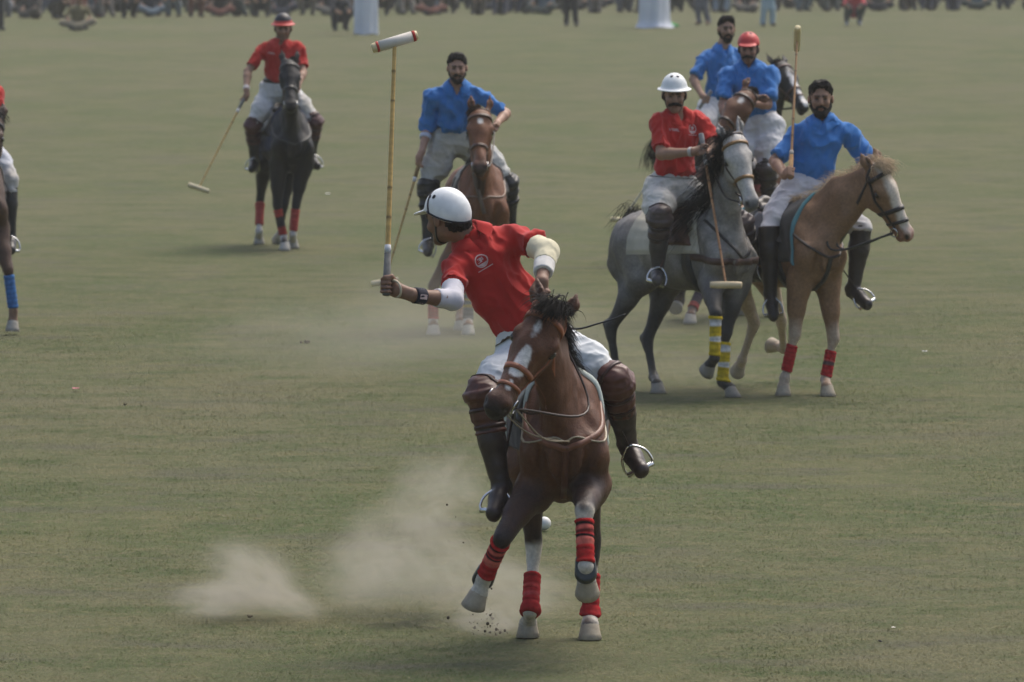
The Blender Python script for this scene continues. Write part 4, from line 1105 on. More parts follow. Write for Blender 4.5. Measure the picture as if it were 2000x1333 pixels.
# ------------------------------------------------------------------ chestnut horse and the bearded rider in blue
CHE = (.205, .116, .061)
RB = [(.38, (.40, .02, .025)), (.46, (.50, .09, .08)), (.54, (.09, .05, .05)), (1.0, (.40, .02, .025))]
RB2 = [(1.0, (.36, .018, .022))]
PALE = (.42, .34, .26)
c3 = dict(pivot=(2.00, 53.40), yaw=32, s=.96, pitch=3, coat=CHE, poll=(1716, 322, -1), muzzle=(1780, 452, -1), face=(.66, -.70, .35), neckL=.80, head=1.08,
    ears=((-.13, .0, -.02), (-.13, .0, .02)), crest=.06,
    legs=dict(FR=dict(j=[(1552, 655, -1), (1533, 738, 1), (1527, 771)], ground=True),
              FL=dict(j=[(1628, 662, -1), (1612, 752, -1), (1618, 776)], ground=True),
              HR=dict(j=[(1474, 632, 1), (1450, 703, 1), (1440, 724, 1)], toe=(-.2, -.2, -1)),
              HL=dict(j=[(1526, 625, 1), (1531, 682, 1), (1505, 670, 1)], toe=(-.2, .3, -1))),
    paint=[leg_paint(PALE, ['FR', 'FL'], -.1, .06, .03, .07, .0), leg_paint(PALE, ['HR', 'HL'], 0, .08, .03, .08, .5),
           head_paint([((.02, .0, .0), (.52, -.0, .0), .058, .056)], (.52, .46, .38), .012, .010), head_paint([((.54, -.04, 0), (.52, -.10, 0), .055, .05)], (.33, .16, .13), .04, .02)],
    wraps=[('FR', .22, .86, RB2), ('FL', .28, .92, RB)], hoof=(.33, .285, .215))
c3['mane'] = lambda R: mane_hair(R, (.48, .37, .24), 1, .06, .16, 1100, .5, (-.7, .3, .35), True, .16, w=.0016, rise=.5)
c3['tail'] = lambda R: tail_hair(R, (.36, .26, .15), .4, .6, 160)
H3 = horse('chestnut horse with broad white blaze and flaxen mane, red foreleg bandages', c3, .0145)
bridle(H3, (.02, .016, .015), (.02, .016, .015), True, w=.028)
saddle_set(H3, (.05, .05, .048), (.04, .034, .03), trim=(.08, .20, .23), x0=.45, x1=-.34, drop=112)
neck_collar(H3, (.035, .022, .018), w=.02, lo=1.02, xo=.69); chest_strap(H3, [(.71, 0, 1.02), (.68, 0, .92), (.58, 0, .80), (.45, 0, .75)], (.03, .03, .03), .035, 'martingale_strap')
d3 = dict(pel=(1574, 376, 53.45), neck=(1605, 236, -1), torso=.54, shR=(1552, 258, -1), shL=(1656, 256, 1), head=(1603, 193, -1), neckL=.165,
    elR=(1513, 315, -1), wrR=(1532, 343, -1), GR=(1544, 338, -1), elL=(1692, 318, 1), wrL=(1664, 345, -1), GL=(1650, 350, -1),
    knR=(1502, 450, -1), anR=(1505, 572, 1), toR=(1511, 616, -1), knL=(1682, 448, -1), anL=(1668, 560, 1), toL=(1694, 594, -1), haxR=(.06, .5, .86), hlat=(.9, .3, 0))
g3 = pose(d3)
R3 = person('bearded bareheaded player in blue shirt on the chestnut horse', dict(g3, face=(-.02, -1, -.02), shirt=BLUE, beard=.7, hsz=1.08, hair=True, skin=(.29, .165, .105),
    guard=None, boot=(.028, .022, .020), sleeve=.86, trousers=(.56, .56, .58), boot_top=-.03, boot_r=1.16, seed=9, loose=1.15, cuff=.03, belt=.14, tuck=.08), .0085)
mallet('mallet held upright by the rider on the chestnut horse', g3['GR'], reach(g3['GR'], 1557, 76, 1.25, 1), (0, -.7, .7), (.55, .46, .24), cane=(.30, .16, .06), butt=.05, headL=.25, tape=(.35, .32, .28), grip_col=(.32, .20, .10))
for q, b in enumerate(H3.bits): rein(H3, b, g3['GL'] + A(-.02 + .04 * q, 0, 0), (.02, .02, .02), .1, .008, via=(H3.T(.74, -.05 + .1 * q, 1.10)))
for sd, q in (('R', -1), ('L', 1)): stirrup(H3, q, g3['an' + sd] * .3 + g3['to' + sd] * .7, norm(g3['to' + sd] - g3['an' + sd]), (.04, .03, .02))

# ------------------------------------------------------------------ behind them: bay horse with the red helmet rider, black horse with the third blue rider
c4 = dict(pivot=(1.95, 62.4), yaw=-22, s=1.0, pitch=3, coat=(.13, .055, .026), poll=(1464, 178, -1), muzzle=(1396, 266, -1), face=(-.15, -1, .25), neckL=.80, head=1.05,
    ears=((-.15, -.01, -.02), (-.08, -.02, .12)),
    legs=dict(FR=dict(j=[(1330, 560, -1), (1326, 588, 1), (1321, 606, -1)]),
              FL=dict(j=[(1372, 560, -1), (1352, 608, -1), (1345, 634)], ground=True),
              HR=dict(j=[(1440, 530, 1), (1446, 590, -1), (1448, 612)], ground=True), HL=dict(j=[(1520, 530, 1), (1512, 590, -1), (1512, 610)], ground=True)),
    paint=[leg_paint((.016, .013, .014), ['FR', 'FL', 'HR', 'HL'], 0, .10, .04, .075, .5), head_paint([((.13, .01, 0), (.15, .01, 0), .031, .029)], (.58, .55, .5), .006, .005, 40),
           head_paint([((.56, -.06, 0), (.46, -.08, 0), .075, .06)], (.025, .02, .02), .05, .02)],
    wraps=[('FR', .15, .95, [(1, (.05, .04, .045))]), ('FL', .15, .95, [(.8, (.05, .04, .05)), (1, (.3, .03, .03))])], hoof=(.36, .33, .27))
c4['mane'] = lambda R: mane_hair(R, (.012, .010, .010), 1, .08, .14, 300, .7, (0, 0, 0), False, .12)
c4['tail'] = lambda R: tail_hair(R, (.012, .010, .010), .4, .6, 120)
H4 = horse('bay horse with round white star, half hidden behind the grey horse', c4, .018)
bridle(H4, (.05, .03, .02)); saddle_set(H4, (.35, .05, .05), (.05, .03, .02))
d4 = dict(pel=(1482, 248, 62.4), neck=(1462, 128, -1), torso=.53, shR=(1421, 150, -1), shL=(1503, 148, -1), head=(1462, 96, -1), neckL=.15,
    elR=(1412, 205, -1), wrR=(1420, 245, -1), GR=(1424, 258, -1), elL=(1499, 205, -1), wrL=(1466, 202, -1), GL=(1450, 206, -1),
    knR=(1436, 330, -1), anR=(1432, 420, 1), toR=(1430, 445, -1), knL=(1498, 332, -1), anL=(1508, 420, 1), toL=(1520, 440, -1))
g4 = pose(d4)
R4 = person('player in blue shirt and red helmet on the bay horse behind', dict(g4, face=(-.10, -1, -.08), shirt=BLUE, moustache=True, stubble=.9, hair='under', skin=(.29, .155, .105), guard=(.05, .04, .035), boot=(.04, .03, .03), sleeve=.80, seed=14,
    trousers=(.60, .60, .62), loose=1.1), .0100)
helmet(R4, 'cap', (.48, .035, .03), None, holes=((.55, .3), (.55, -.3)))
for q, b in enumerate(H4.bits): rein(H4, b, g4['GL'], (.03, .025, .02), .05)
for sd, q in (('R', -1), ('L', 1)): stirrup(H4, q, g4['an' + sd] * .3 + g4['to' + sd] * .7, norm(g4['to' + sd] - g4['an' + sd]), (.04, .03, .02))
c5 = dict(pivot=(2.14, 71.0), yaw=40, s=1.0, pitch=3, coat=(.018, .017, .017), poll=(1526, 122, -1), muzzle=(1571, 198, -1), face=(.42, -.85, .3), neckL=.84, head=1.08,
    ears=((-.17, .02, -.03), (-.15, .0, .03)),
    legs=dict(FR=dict(j=[(1440, 430, -1), (1440, 490, -1), (1444, 518)], ground=True), FL=dict(j=[(1480, 430, -1), (1482, 486, -1), (1486, 514)], ground=True),
              HR=dict(j=[(1290, 430, 1), (1296, 485, -1), (1300, 508)], ground=True), HL=dict(j=[(1330, 430, 1), (1336, 480, -1), (1340, 504)], ground=True)),
    paint=[head_paint([((.06, .0, .0), (.30, .0, 0.0), .030, .034), ((.30, .0, 0), (.38, .0, .0), .012, .014), ((.40, .0, 0), (.55, .0, 0), .022, .030)], (.58, .56, .54), .008, .012, 30)], hoof=(.1, .1, .1))
c5['mane'] = lambda R: mane_hair(R, (.008, .008, .008), -1, .08, .16, 300, .7, (0, 0, 0), False, .12)
c5['tail'] = lambda R: tail_hair(R, (.010, .010, .010), .4, .6, 120)
H5 = horse('black horse with white blaze at the back of the group', c5, .018)
bridle(H5, (.07, .035, .025), None, True); saddle_set(H5, (.05, .05, .06), (.04, .03, .025))
d5 = dict(pel=(1405, 212, 71.0), neck=(1412, 94, -1), torso=.55, shR=(1375, 112, -1), shL=(1442, 108, 1), head=(1419, 57, -1), neckL=.165,
    elR=(1354, 155, -1), wrR=(1371, 187, -1), GR=(1378, 194, -1), elL=(1462, 160, -1), wrL=(1456, 190, -1), GL=(1452, 200, -1),
    knR=(1365, 255, -1), anR=(1362, 330, 1), toR=(1360, 348, -1), knL=(1450, 262, -1), anL=(1456, 335, 1), toL=(1466, 352, -1), haxR=(-.3, 0, -1))
g5 = pose(d5)
R5 = person('bearded bareheaded player in blue shirt at the back of the group', dict(g5, face=(.18, -1, -.02), shirt=BLUE, beard=.5, hsz=1.02, skin=(.34, .20, .135), hair=True, guard=(.05, .04, .035), boot=(.04, .03, .03), sleeve=.86, seed=21, trousers=(.60, .60, .60), loose=1.1), .0100)
mallet('mallet trailing behind the riders, its pale head above the grey rump', g5['GR'], reach(g5['GR'], 1216, 430, 1.15, -1), (1, 0, -.05), (.56, .48, .28), cane=(.50, .46, .38))
for q, b in enumerate(H5.bits): rein(H5, b, g5['GL'], (.03, .025, .02), .05)
for sd, q in (('R', -1), ('L', 1)): stirrup(H5, q, g5['an' + sd] * .3 + g5['to' + sd] * .7, norm(g5['to' + sd] - g5['an' + sd]), (.04, .03, .02))

# ------------------------------------------------------------------ centre: bay horse with the third bareheaded rider
GW = [(.12, (.10, .11, .11)), (.18, (.42, .30, .03)), (.30, (.12, .13, .13)), (.36, (.42, .30, .03)), (.5, (.12, .13, .13)), (.58, (.42, .30, .03)), (1, (.12, .13, .13))]
c6 = dict(pivot=(-.27, 60.7), yaw=2, s=.99, pitch=2, coat=(.155, .062, .027), poll=(938, 214, -1), muzzle=(937, 322, -1), face=(.0, -1, .35), neckL=.80, head=1.05,
    legs=dict(FR=dict(j=[(846, 560, -1), (846, 628, -1), (848, 660)], ground=True), FL=dict(j=[(916, 560, -1), (914, 632, -1), (916, 664)], ground=True),
              HR=dict(j=[(898, 560, 1), (898, 620, -1), (900, 645)], ground=True), HL=dict(j=[(978, 560, 1), (974, 620, -1), (976, 645)], ground=True)),
    paint=[head_paint([((.125, .01, 0), (.145, .01, 0), .028, .026)], (.60, .57, .52), .006, .004, 40), head_paint([((.56, -.05, 0), (.48, -.07, 0), .07, .055)], (.05, .035, .03), .05, .02),
           leg_paint((.10, .055, .035), ['FR', 'FL'], 0, .1, .04, .075, .4), leg_paint((.5, .47, .42), ['FR', 'FL'], .75, .02, .02, .07)],
    wraps=[('FR', .30, .95, [(1, (.40, .04, .04))]), ('FL', .10, .95, GW)], hoof=(.42, .40, .34))
c6['mane'] = lambda R: mane_hair(R, (.03, .018, .012), -1, .1, .18, 300, .7, (0, 0, 0), False)
c6['tail'] = lambda R: tail_hair(R, (.02, .014, .012), .4, .6, 120)
H6 = horse('bay horse with white star coming straight on behind the foreground rider', c6, .0155)
bridle(H6, (.07, .035, .022)); saddle_set(H6, (.05, .05, .05), (.04, .036, .034), drop=84)
neck_collar(H6, (.20, .13, .09), w=.012, lo=1.12)
chest_strap(H6, [(.60, -.05, 1.25), (.68, -.02, 1.12), (.71, .02, .98)], (.12, .09, .075), .035, 'martingale_strap')
d6 = dict(pel=(893, 275, 60.75), neck=(892, 166, -1), torso=.50, shR=(846, 188, -1), shL=(935, 182, -1), head=(893, 133, -1), neckL=.155,
    elR=(836, 248, 1), wrR=(824, 297, -1), GR=(820, 315, -1), elL=(988, 222, -1), wrL=(970, 242, -1), GL=(962, 250, -1),
    knR=(836, 366, -1), anR=(836, 468, 1), toR=(836, 492, -1), knL=(992, 358, -1), anL=(998, 440, 1), toL=(1006, 470, -1), haxR=(-.1, -.1, -1))
g6 = pose(d6)
R6 = person('bearded bareheaded player in blue shirt above the foreground white helmet', dict(g6, face=(.02, -1, -.06), shirt=BLUE, beard=.3, stubble=.7, hsz=1.0, skin=(.36, .21, .145), haircol=(.030, .025, .022), hair=True, guard=(.026, .026, .026), boot=(.03, .03, .03), sleeve=.86, sleeveR=1.35, seed=27,
    trousers=(.50, .50, .48), loose=1.2, cuff=.10, bands=[('sleeve_cuff', 'R', 1.33, 1.48, .052, .050, (.50, .52, .60))]), .0092)
mallet('mallet hanging low behind the foreground rider fist', g6['GR'], reach(g6['GR'], 752, 551, 1.12, -1), (1, 0, .15), (.58, .50, .32), cane=(.40, .26, .09), butt=.06, grip_col=(.30, .20, .10))
for q, b in enumerate(H6.bits): rein(H6, b, g6['GL'] + A(-.02 + .04 * q, 0, 0), (.06, .045, .03), .10)
for sd, q in (('R', -1), ('L', 1)): stirrup(H6, q, g6['an' + sd] * .3 + g6['to' + sd] * .7, norm(g6['to' + sd] - g6['an' + sd]), (.04, .03, .02))

# ------------------------------------------------------------------ far left: black horse with the second red rider
BR = [(.28, (.34, .045, .035)), (.66, (.045, .035, .035)), (.8, (.3, .04, .035)), (1, (.34, .045, .035))]
c7 = dict(pivot=(-2.36, 74.4), yaw=10, s=1.0, pitch=2, coat=(.011, .011, .011), poll=(566, 118, -1), muzzle=(568, 200, -1), face=(.05, -1, .30), neckL=.84, head=1.05,
    legs=dict(FR=dict(j=[(541, 402, -1), (554, 464, -1), (556, 488)], ground=True), FL=dict(j=[(578, 402, -1), (572, 458, 1), (573, 480)], ground=True),
              HR=dict(j=[(508, 392, 1), (506, 452, -1), (505, 472)], ground=True), HL=dict(j=[(556, 400, 1), (548, 455, 1), (542, 468, 1)])),
    paint=[leg_paint((.45, .43, .40), ['FR', 'FL', 'HR', 'HL'], .85, .02, .02, .06)],
    wraps=[('FR', .12, .92, BR), ('FL', .12, .88, [(1, (.36, .06, .05))]), ('HR', .10, .80, [(1, (.36, .055, .05))])], hoof=(.36, .34, .30))
c7['mane'] = lambda R: mane_hair(R, (.008, .008, .008), 1, .08, .14, 300, .7, (.2, 0, 0), False)
c7['tail'] = lambda R: tail_hair(R, (.010, .010, .010), .4, .6, 120)
H7 = horse('black horse with red bandages walking alone on the left', c7, .017)
bridle(H7, (.02, .02, .02)); saddle_set(H7, (.012, .022, .06), (.03, .025, .022), x1=-.5, drop=112)
neck_collar(H7, (.03, .03, .03), w=.02)
d7 = dict(pel=(546, 176, 74.4), neck=(548, 84, -1), torso=.50, shR=(512, 98, -1), shL=(583, 97, -1), head=(553, 56, -1), neckL=.15,
    elR=(484, 140, -1), wrR=(481, 176, -1), GR=(478, 190, -1), elL=(592, 142, -1), wrL=(582, 168, -1), GL=(576, 176, -1),
    knR=(494, 246, -1), anR=(497, 312, 1), toR=(492, 330, -1), knL=(614, 238, -1), anL=(608, 308, 1), toL=(620, 324, -1), haxR=(-.5, 0, -.85))
g7 = pose(d7)
R7 = person('player in red shirt and black cap with red brim on the black horse', dict(g7, face=(.02, -1, -.08), shirt=RED, stubble=.9, hair='under', beltcol=(.025, .022, .02), guard=(.07, .022, .02), boot=(.022, .02, .02), sleeve=.78, seed=33,
    trousers=(.62, .63, .64), bands=[('wrist_band', 'R', 1.82, 2.0, .036, .035, (.55, .50, .48))]), .0105)
helmet(R7, 'brim', (.015, .015, .018), None, holes=(), brim=(.48, .04, .03))
mallet('mallet slanting down to the left of the black horse', g7['GR'], reach(g7['GR'], 388, 368, 1.15, -1), (1, 0, -.34), (.50, .43, .27), cane=(.45, .30, .10), butt=.06, headL=.23)
for q, b in enumerate(H7.bits): rein(H7, b, g7['GL'] + A(-.02 + .04 * q, 0, 0), (.02, .02, .02), .06)
for sd, q in (('R', -1), ('L', 1)): stirrup(H7, q, g7['an' + sd] * .3 + g7['to' + sd] * .7, norm(g7['to' + sd] - g7['an' + sd]), (.04, .03, .02))

# ------------------------------------------------------------------ left edge: horse and rider cut by the frame
c8 = dict(pivot=(-4.50, 60.7), yaw=4, s=1.0, pitch=2, coat=(.065, .035, .022), poll=(-16, 228, -1), muzzle=(-30, 330, -1), face=(-.1, -1, .3), neckL=.80, head=1.05,
    legs=dict(FR=dict(j=[(-62, 560, -1), (-62, 630, -1), (-60, 662)], ground=True), FL=dict(j=[(16, 528, -1), (26, 606, 1), (24, 648, -1)], ),
              HR=dict(j=[(-74, 560, 1), (-74, 620, -1), (-72, 645)], ground=True), HL=dict(j=[(-18, 560, 1), (-16, 620, -1), (-16, 645)], ground=True)),
    paint=[leg_paint((.20, .12, .08), ['FL'], .8, .04, .03, .07)], wraps=[('FL', .12, .95, [(1, (.045, .14, .34))]), ('FR', .12, .95, [(1, (.045, .14, .34))])], hoof=(.32, .30, .26))
c8['mane'] = lambda R: mane_hair(R, (.010, .010, .010), 1, .1, .18, 200, .7)
c8['tail'] = lambda R: tail_hair(R, (.010, .010, .010), .4, .6, 100)
H8 = horse('dark horse with blue leg bandages cut off by the left edge', c8, .019)
bridle(H8, (.02, .02, .02)); saddle_set(H8, (.03, .03, .03), (.03, .025, .022))
d8 = dict(pel=(-50, 270, 60.75), neck=(-50, 160, -1), torso=.50, shR=(-92, 180, -1), shL=(-10, 180, -1), head=(-50, 128, -1), neckL=.15,
    elR=(-98, 235, -1), wrR=(-70, 265, -1), GR=(-62, 272, -1), elL=(-6, 240, -1), wrL=(-30, 262, -1), GL=(-40, 268, -1),
    knR=(-110, 350, -1), anR=(-108, 455, 1), toR=(-110, 485, -1), knL=(18, 352, -1), anL=(20, 462, 1), toL=(22, 488, -1))
g8 = pose(d8)
R8 = person('rider in white trousers and black boots cut off by the left edge', dict(g8, face=(0, -1, 0), shirt=RED, hair=True, guard=None, boot=(.02, .02, .02), boot_top=.05, cuff=.10, sleeve=.8, trousers=(.55, .57, .62), seed=40), .0130)
for q, b in enumerate(H8.bits): rein(H8, b, g8['GL'], (.02, .02, .02), .06)
for sd, q in (('R', -1), ('L', 1)): stirrup(H8, q, g8['an' + sd] * .3 + g8['to' + sd] * .7, norm(g8['to' + sd] - g8['an' + sd]), (.04, .03, .02))
# ------------------------------------------------------------------ ball, clods, litter
v, f = sphere(A(0, 0, 0), .040, 20, 12); p = ground(1063, 1034) + A(0, 0, .034)
tag(obj('polo_ball', np.array(v) + p, f, mk('ball_paint', (.62, .61, .57), .5, 60, .12), None, base=p * A(1, 1, 0)), 'white polo ball on the turf between the foreground horse legs', 'ball')
def clod(x, y, r, label, seed, lift=0.0, Y=None, col=(.085, .07, .04), name='turf_clod', cat='clod'):
    c = ground(x, y) if Y is None else at(x, y, Y); S = Shape(); rng = np.random.default_rng(seed)
    for i in range(6): S.add(ell(c + rng.normal(size=3) * r * A(.6, .6, .25) + A(0, 0, r * .2), r * (.35 + .4 * rng.random(3)) * A(1, 1, .6)), r * .2)
    v, f = S.mesh(r * .16); v = fold(v, f, r * .25, 1.2 / r, seed)
    tag(obj(name, v, f, mk('clod_soil_%d' % seed, col, .95, 50, .3, .5, 120), None, base=c * A(1, 1, 0)), label, cat, 'loose things on the turf')
clod(600, 669, .030, 'brown clod of turf left of the centre rider', 1)
clod(488, 1206, .014, 'small brown clod under the left dust puff', 2)
clod(244, 790, .012, 'tiny dark clod in the left foreground grass', 4)
clod(1720, 1253, .009, 'tiny dark clod in the right foreground grass', 5, col=(.03, .03, .03))
def scrap(x, y, w, col, label, seed):
    c = ground(x, y); rng = np.random.default_rng(seed); n = 5; V = []
    for i in range(n):
        for j in range(n): V.append(c + A((i / (n - 1) - .5) * w, (j / (n - 1) - .5) * w * 1.4, .012 + .25 * w * rng.random()))
    top = len(V); V += [q - A(0, 0, .0015) for q in V]; F = []
    for i in range(n - 1):
        for j in range(n - 1): k = i * n + j; F += [(k, k + n, k + n + 1, k + 1), (top + k, top + k + 1, top + k + n + 1, top + k + n)]
    tag(obj('paper_scrap', V, F, mk('paper_%d' % seed, col, .8, 40, .1), None, base=c), label, 'litter', 'loose things on the turf')
scrap(148, 763, .045, (.55, .17, .22), 'pink paper scrap on the grass at the left', 1)
scrap(1806, 690, .035, (.6, .6, .58), 'white paper scrap on the grass right of the chestnut horse', 2)
scrap(640, 381, .05, (.5, .5, .48), 'pale scrap on the grass beside the black horse', 3)
scrap(1745, 1231, .02, (.55, .53, .45), 'pale scrap in the right foreground grass', 4)
# flying soil kicked up by the hooves of the foreground horse
rng = np.random.default_rng(4); parts = []
for i in range(70):
    t = rng.random(); x = 985 - 70 * t + rng.normal() * 16; y = 1240 - 80 * t * rng.random() + rng.normal() * 6; r = .002 + .007 * rng.random() ** 3
    parts.append(sphere(at(x, min(y, 1243), 36.0 + rng.normal() * .15), r, 6, 4, (1, 1, .7 + .5 * rng.random())))
for x, y, r in ((873, 986, .006), (1000, 1000, .004), (960, 1150, .006), (890, 1010, .003), (905, 1060, .004)): parts.append(sphere(at(x, y, 36.3), r, 8, 5))
V, F = join(parts); tag(obj('flying_soil', V, F, mk('flying_soil', (.075, .058, .036), .95, 60, .3)), 'crumbs of soil flying from the foreground horse hooves', 'soil', kind='stuff')

# ------------------------------------------------------------------ far touchline: goal posts, officials, spectators
def goal_post(x, y, w, h_, label, seed, flare=1.0):
    c = ground(x, y); V, F, C = [], [], []; n, m = 48, 40; root = thing('goal_post', label, 'goal post', c * A(1, 1, 0), 'cloth-wrapped goal posts'); rng = np.random.default_rng(seed); ph = rng.random(6) * 6
    for i in range(m + 1):
        t = i / m; r = w / 2 * (1 - .25 * t) * (1 + .22 * flare * max(0, 1 - t * 14) ** 2)
        for k in range(n):
            a = 6.28318 * k / n; fo = 1 + .06 * math.sin(5 * a + ph[0] + t * 2) + .045 * math.sin(9 * a + ph[1] - t * 3) + .02 * math.sin(17 * a + ph[2])
            V.append(c + A(math.cos(a) * r * fo, math.sin(a) * r * fo, h_ * t + (.02 * math.sin(4 * a + ph[3]) if i == 0 else 0)))
    for i in range(m):
        for k in range(n): F.append((i * n + k, i * n + (k + 1) % n, (i + 1) * n + (k + 1) % n, (i + 1) * n + k))
    F.append(tuple(m * n + k for k in range(n)))
    obj('cloth_wrap', V, F, mk('post_cloth_%d' % seed, (.60, .63, .68), .85, 3, .08), root)
    v, f = tube([c + A(0, 0, h_ - .02), c + A(0, 0, h_ + .45)], .03, 10); obj('pole', v, f, M_WOOD, root, (.4, .3, .18))
    return root, c
goal_post(715, 67, .60, 3.0, 'white cloth goal post beside the dark crouching man', 1, .1)
gp, gc = goal_post(1277, 54, .80, 3.0, 'white cloth goal post with green rag at its foot', 2, 1.0)
S = Shape(); b0 = ground(1314, 53); S.add(ell(b0 + A(-.05, 0, .04), (.16, .12, .06)), .02); S.add(ell(b0 + A(.05, .03, .03), (.12, .1, .04)), .02); v, f = S.mesh(.015); v = fold(v, f, .04, 12, 2)
obj('green_rag', v, f, M_CLOTH, gp, (.03, .28, .07))
def crowd_person(kind, pos, yaw, shirt, trou, skin, seed, name, label, group, shoe=(.03, .03, .03)):
    rng = np.random.default_rng(seed); ca, sa = math.cos(yaw), math.sin(yaw); sc = .95 + .1 * rng.random(); j = lambda: rng.normal() * .02
    def P(x, y, z): return A(pos) + sc * A(x * ca - y * sa, x * sa + y * ca, z)      # x to the person's left when facing -y
    Sh, Tr, Sk, Fo = [], [], [], []
    if kind == 'stand':
        pel, nk = P(0, 0, .95), P(j(), -.02, 1.45); hips = [P(q * .09, 0, .92) for q in (-1, 1)]; kn = [P(q * .12 + j(), -.03, .5) for q in (-1, 1)]; an = [P(q * .13 + j(), .02, .09) for q in (-1, 1)]; to = [P(q * .15, -.17, .04) for q in (-1, 1)]; hands = [P(q * .25, -.05, .85) for q in (-1, 1)]
    elif kind == 'squat':
        pel, nk = P(0, .10, .33), P(j(), -.12, .78); hips = [P(q * .09, .08, .32) for q in (-1, 1)]; kn = [P(q * .20 + j(), -.28, .50) for q in (-1, 1)]; an = [P(q * .14 + j(), -.02, .09) for q in (-1, 1)]; to = [P(q * .17, -.20, .04) for q in (-1, 1)]; hands = [P(q * .10, -.42, .45) for q in (-1, 1)]
    elif kind == 'cross':
        pel, nk = P(0, .10, .13), P(j(), .02, .62); hips = [P(q * .09, .08, .13) for q in (-1, 1)]; kn = [P(q * .36 + j(), -.20, .20 + j()) for q in (-1, 1)]; an = [P(-q * .08, -.30, .09) for q in (-1, 1)]; to = [P(-q * .22, -.34, .06) for q in (-1, 1)]; hands = [P(q * .22, -.22, .26) for q in (-1, 1)]
    else:
        pel, nk = P(0, .18, .13), P(j(), .05, .64); hips = [P(q * .09, .15, .14) for q in (-1, 1)]; kn = [P(q * .15 + j(), -.18, .48 + j()) for q in (-1, 1)]; an = [P(q * .14 + j(), -.36, .09) for q in (-1, 1)]; to = [P(q * .16, -.54, .05) for q in (-1, 1)]; hands = [P(q * .07, -.28, .40) for q in (-1, 1)]
    ax = norm(nk - pel); Lx = P(1, 0, 0) - P(0, 0, 0); hd = nk + ax * .17
    Sh += [(cone(pel, nk - ax * .12, .15, .16, (norm(Lx), 1.15)), .06)]
    for q in (0, 1):
        sh = nk - ax * .05 + Lx * (q * 2 - 1) * .19; el = (sh + hands[q]) / 2 + Lx * (q * 2 - 1) * .10 + A(0, 0, -.05)
        Sh += [(cone(sh, el, .06, .055), .05)]; Sk += [(cone(el, hands[q], .042, .035), .03), (ell(hands[q], (.045, .045, .05)), .02)]
        Tr += [(cone(hips[q], kn[q], .11, .085), .05), (cone(kn[q], an[q], .085, .075), .05)]; Fo += [(cone(an[q] - A(0, 0, .02), to[q], .05, .045), .03)]
    Sk += [(cone(nk - ax * .03, hd, .06, .06), .03), (ell(hd, (.085, .10, .12)), .03)]
    Hr = [(ell(hd + A(0, .02, .035), (.09, .10, .105)), .0)]
    B = Shape()
    for p, k in Sh + Tr + Sk + Fo: B.add(p, k)
    V, Q = B.mesh(.045)
    D = [np.min([p.at(V) for p, _ in G], axis=0) for G in (Sh, Tr, Sk, Fo, Hr)]; D[4] = np.where(D[4] < .004, -9, 9)
    k = np.argmin(D, axis=0); C = np.array([shirt, trou, skin, shoe, (.012, .011, .010)])[k] * (.9 + .2 * fnoise(V * 9, 2))[:, None]
    V = fold(V, Q, .025, 6, seed)
    o = obj(name, V, Q, M_CLOTH, None, C, base=A(pos)); return tag(o, label, 'spectator' if 'spectator' in name else 'person', group)
SKN = [(.24, .14, .09), (.20, .11, .07), (.29, .18, .12)]
def far_person(kind, x, y, yaw, shirt, trou, label, seed, shoe=(.03, .03, .03)):
    c = ground(x, y); c[2] = 0; return crowd_person(kind, c, yaw, shirt, trou, SKN[seed % 3], seed, 'person', label, 'people standing in front of the crowd', shoe)
far_person('stand', 1115, 52, .1, (.02, .02, .022), (.022, .022, .024), 'man in black trousers standing between the goal posts', 1)
far_person('stand', 1372, 49, -.2, (.12, .12, .13), (.10, .11, .13), 'man in grey trousers standing right of the second goal post', 2, (.20, .13, .09))
far_person('stand', 1500, 52, .15, (.30, .33, .36), (.30, .40, .45), 'man in pale blue trousers standing above the upright mallet', 3)
far_person('squat', 1667, 51, .0, (.50, .06, .07), (.035, .045, .05), 'person in red top squatting on the far touchline', 4, (.4, .4, .4))
far_person('squat', 662, 61, .35, (.025, .028, .035), (.022, .024, .030), 'dark-clothed man crouching beside the first goal post', 5)
far_person('cross', 152, 60, .1, (.14, .12, .06), (.22, .19, .13), 'person in olive shirt sitting on the grass at far left', 6)
far_person('stand', -6, 60, .2, (.05, .05, .05), (.03, .03, .03), 'dark-clothed person standing at the far left edge', 7)
PAL = [(.03, .03, .035), (.05, .045, .04), (.10, .09, .08), (.16, .15, .13), (.04, .05, .08), (.18, .20, .24), (.22, .30, .36), (.30, .27, .22), (.05, .04, .03), (.08, .07, .05), (.02, .02, .02), (.26, .10, .07), (.09, .11, .09)]
PN = ['black', 'dark brown', 'grey brown', 'grey', 'navy', 'light grey', 'pale blue', 'beige', 'deep brown', 'drab', 'black', 'rust', 'grey green']
ORD = ['first', 'second', 'third', 'fourth', 'fifth', 'sixth', 'seventh', 'eighth', 'ninth', 'tenth', 'eleventh', 'twelfth', 'thirteenth', 'fourteenth', 'fifteenth', 'sixteenth', 'seventeenth', 'eighteenth', 'nineteenth', 'twentieth']
def nth(i):
    return ORD[i] if i < 20 else ('twenty', 'thirty', 'forty', 'fifty', 'sixty')[(i + 1) // 10 - 2] + ('' if (i + 1) % 10 == 0 else ' ' + ORD[(i + 1) % 10 - 1])
rng = np.random.default_rng(21); i = 0; x = -40
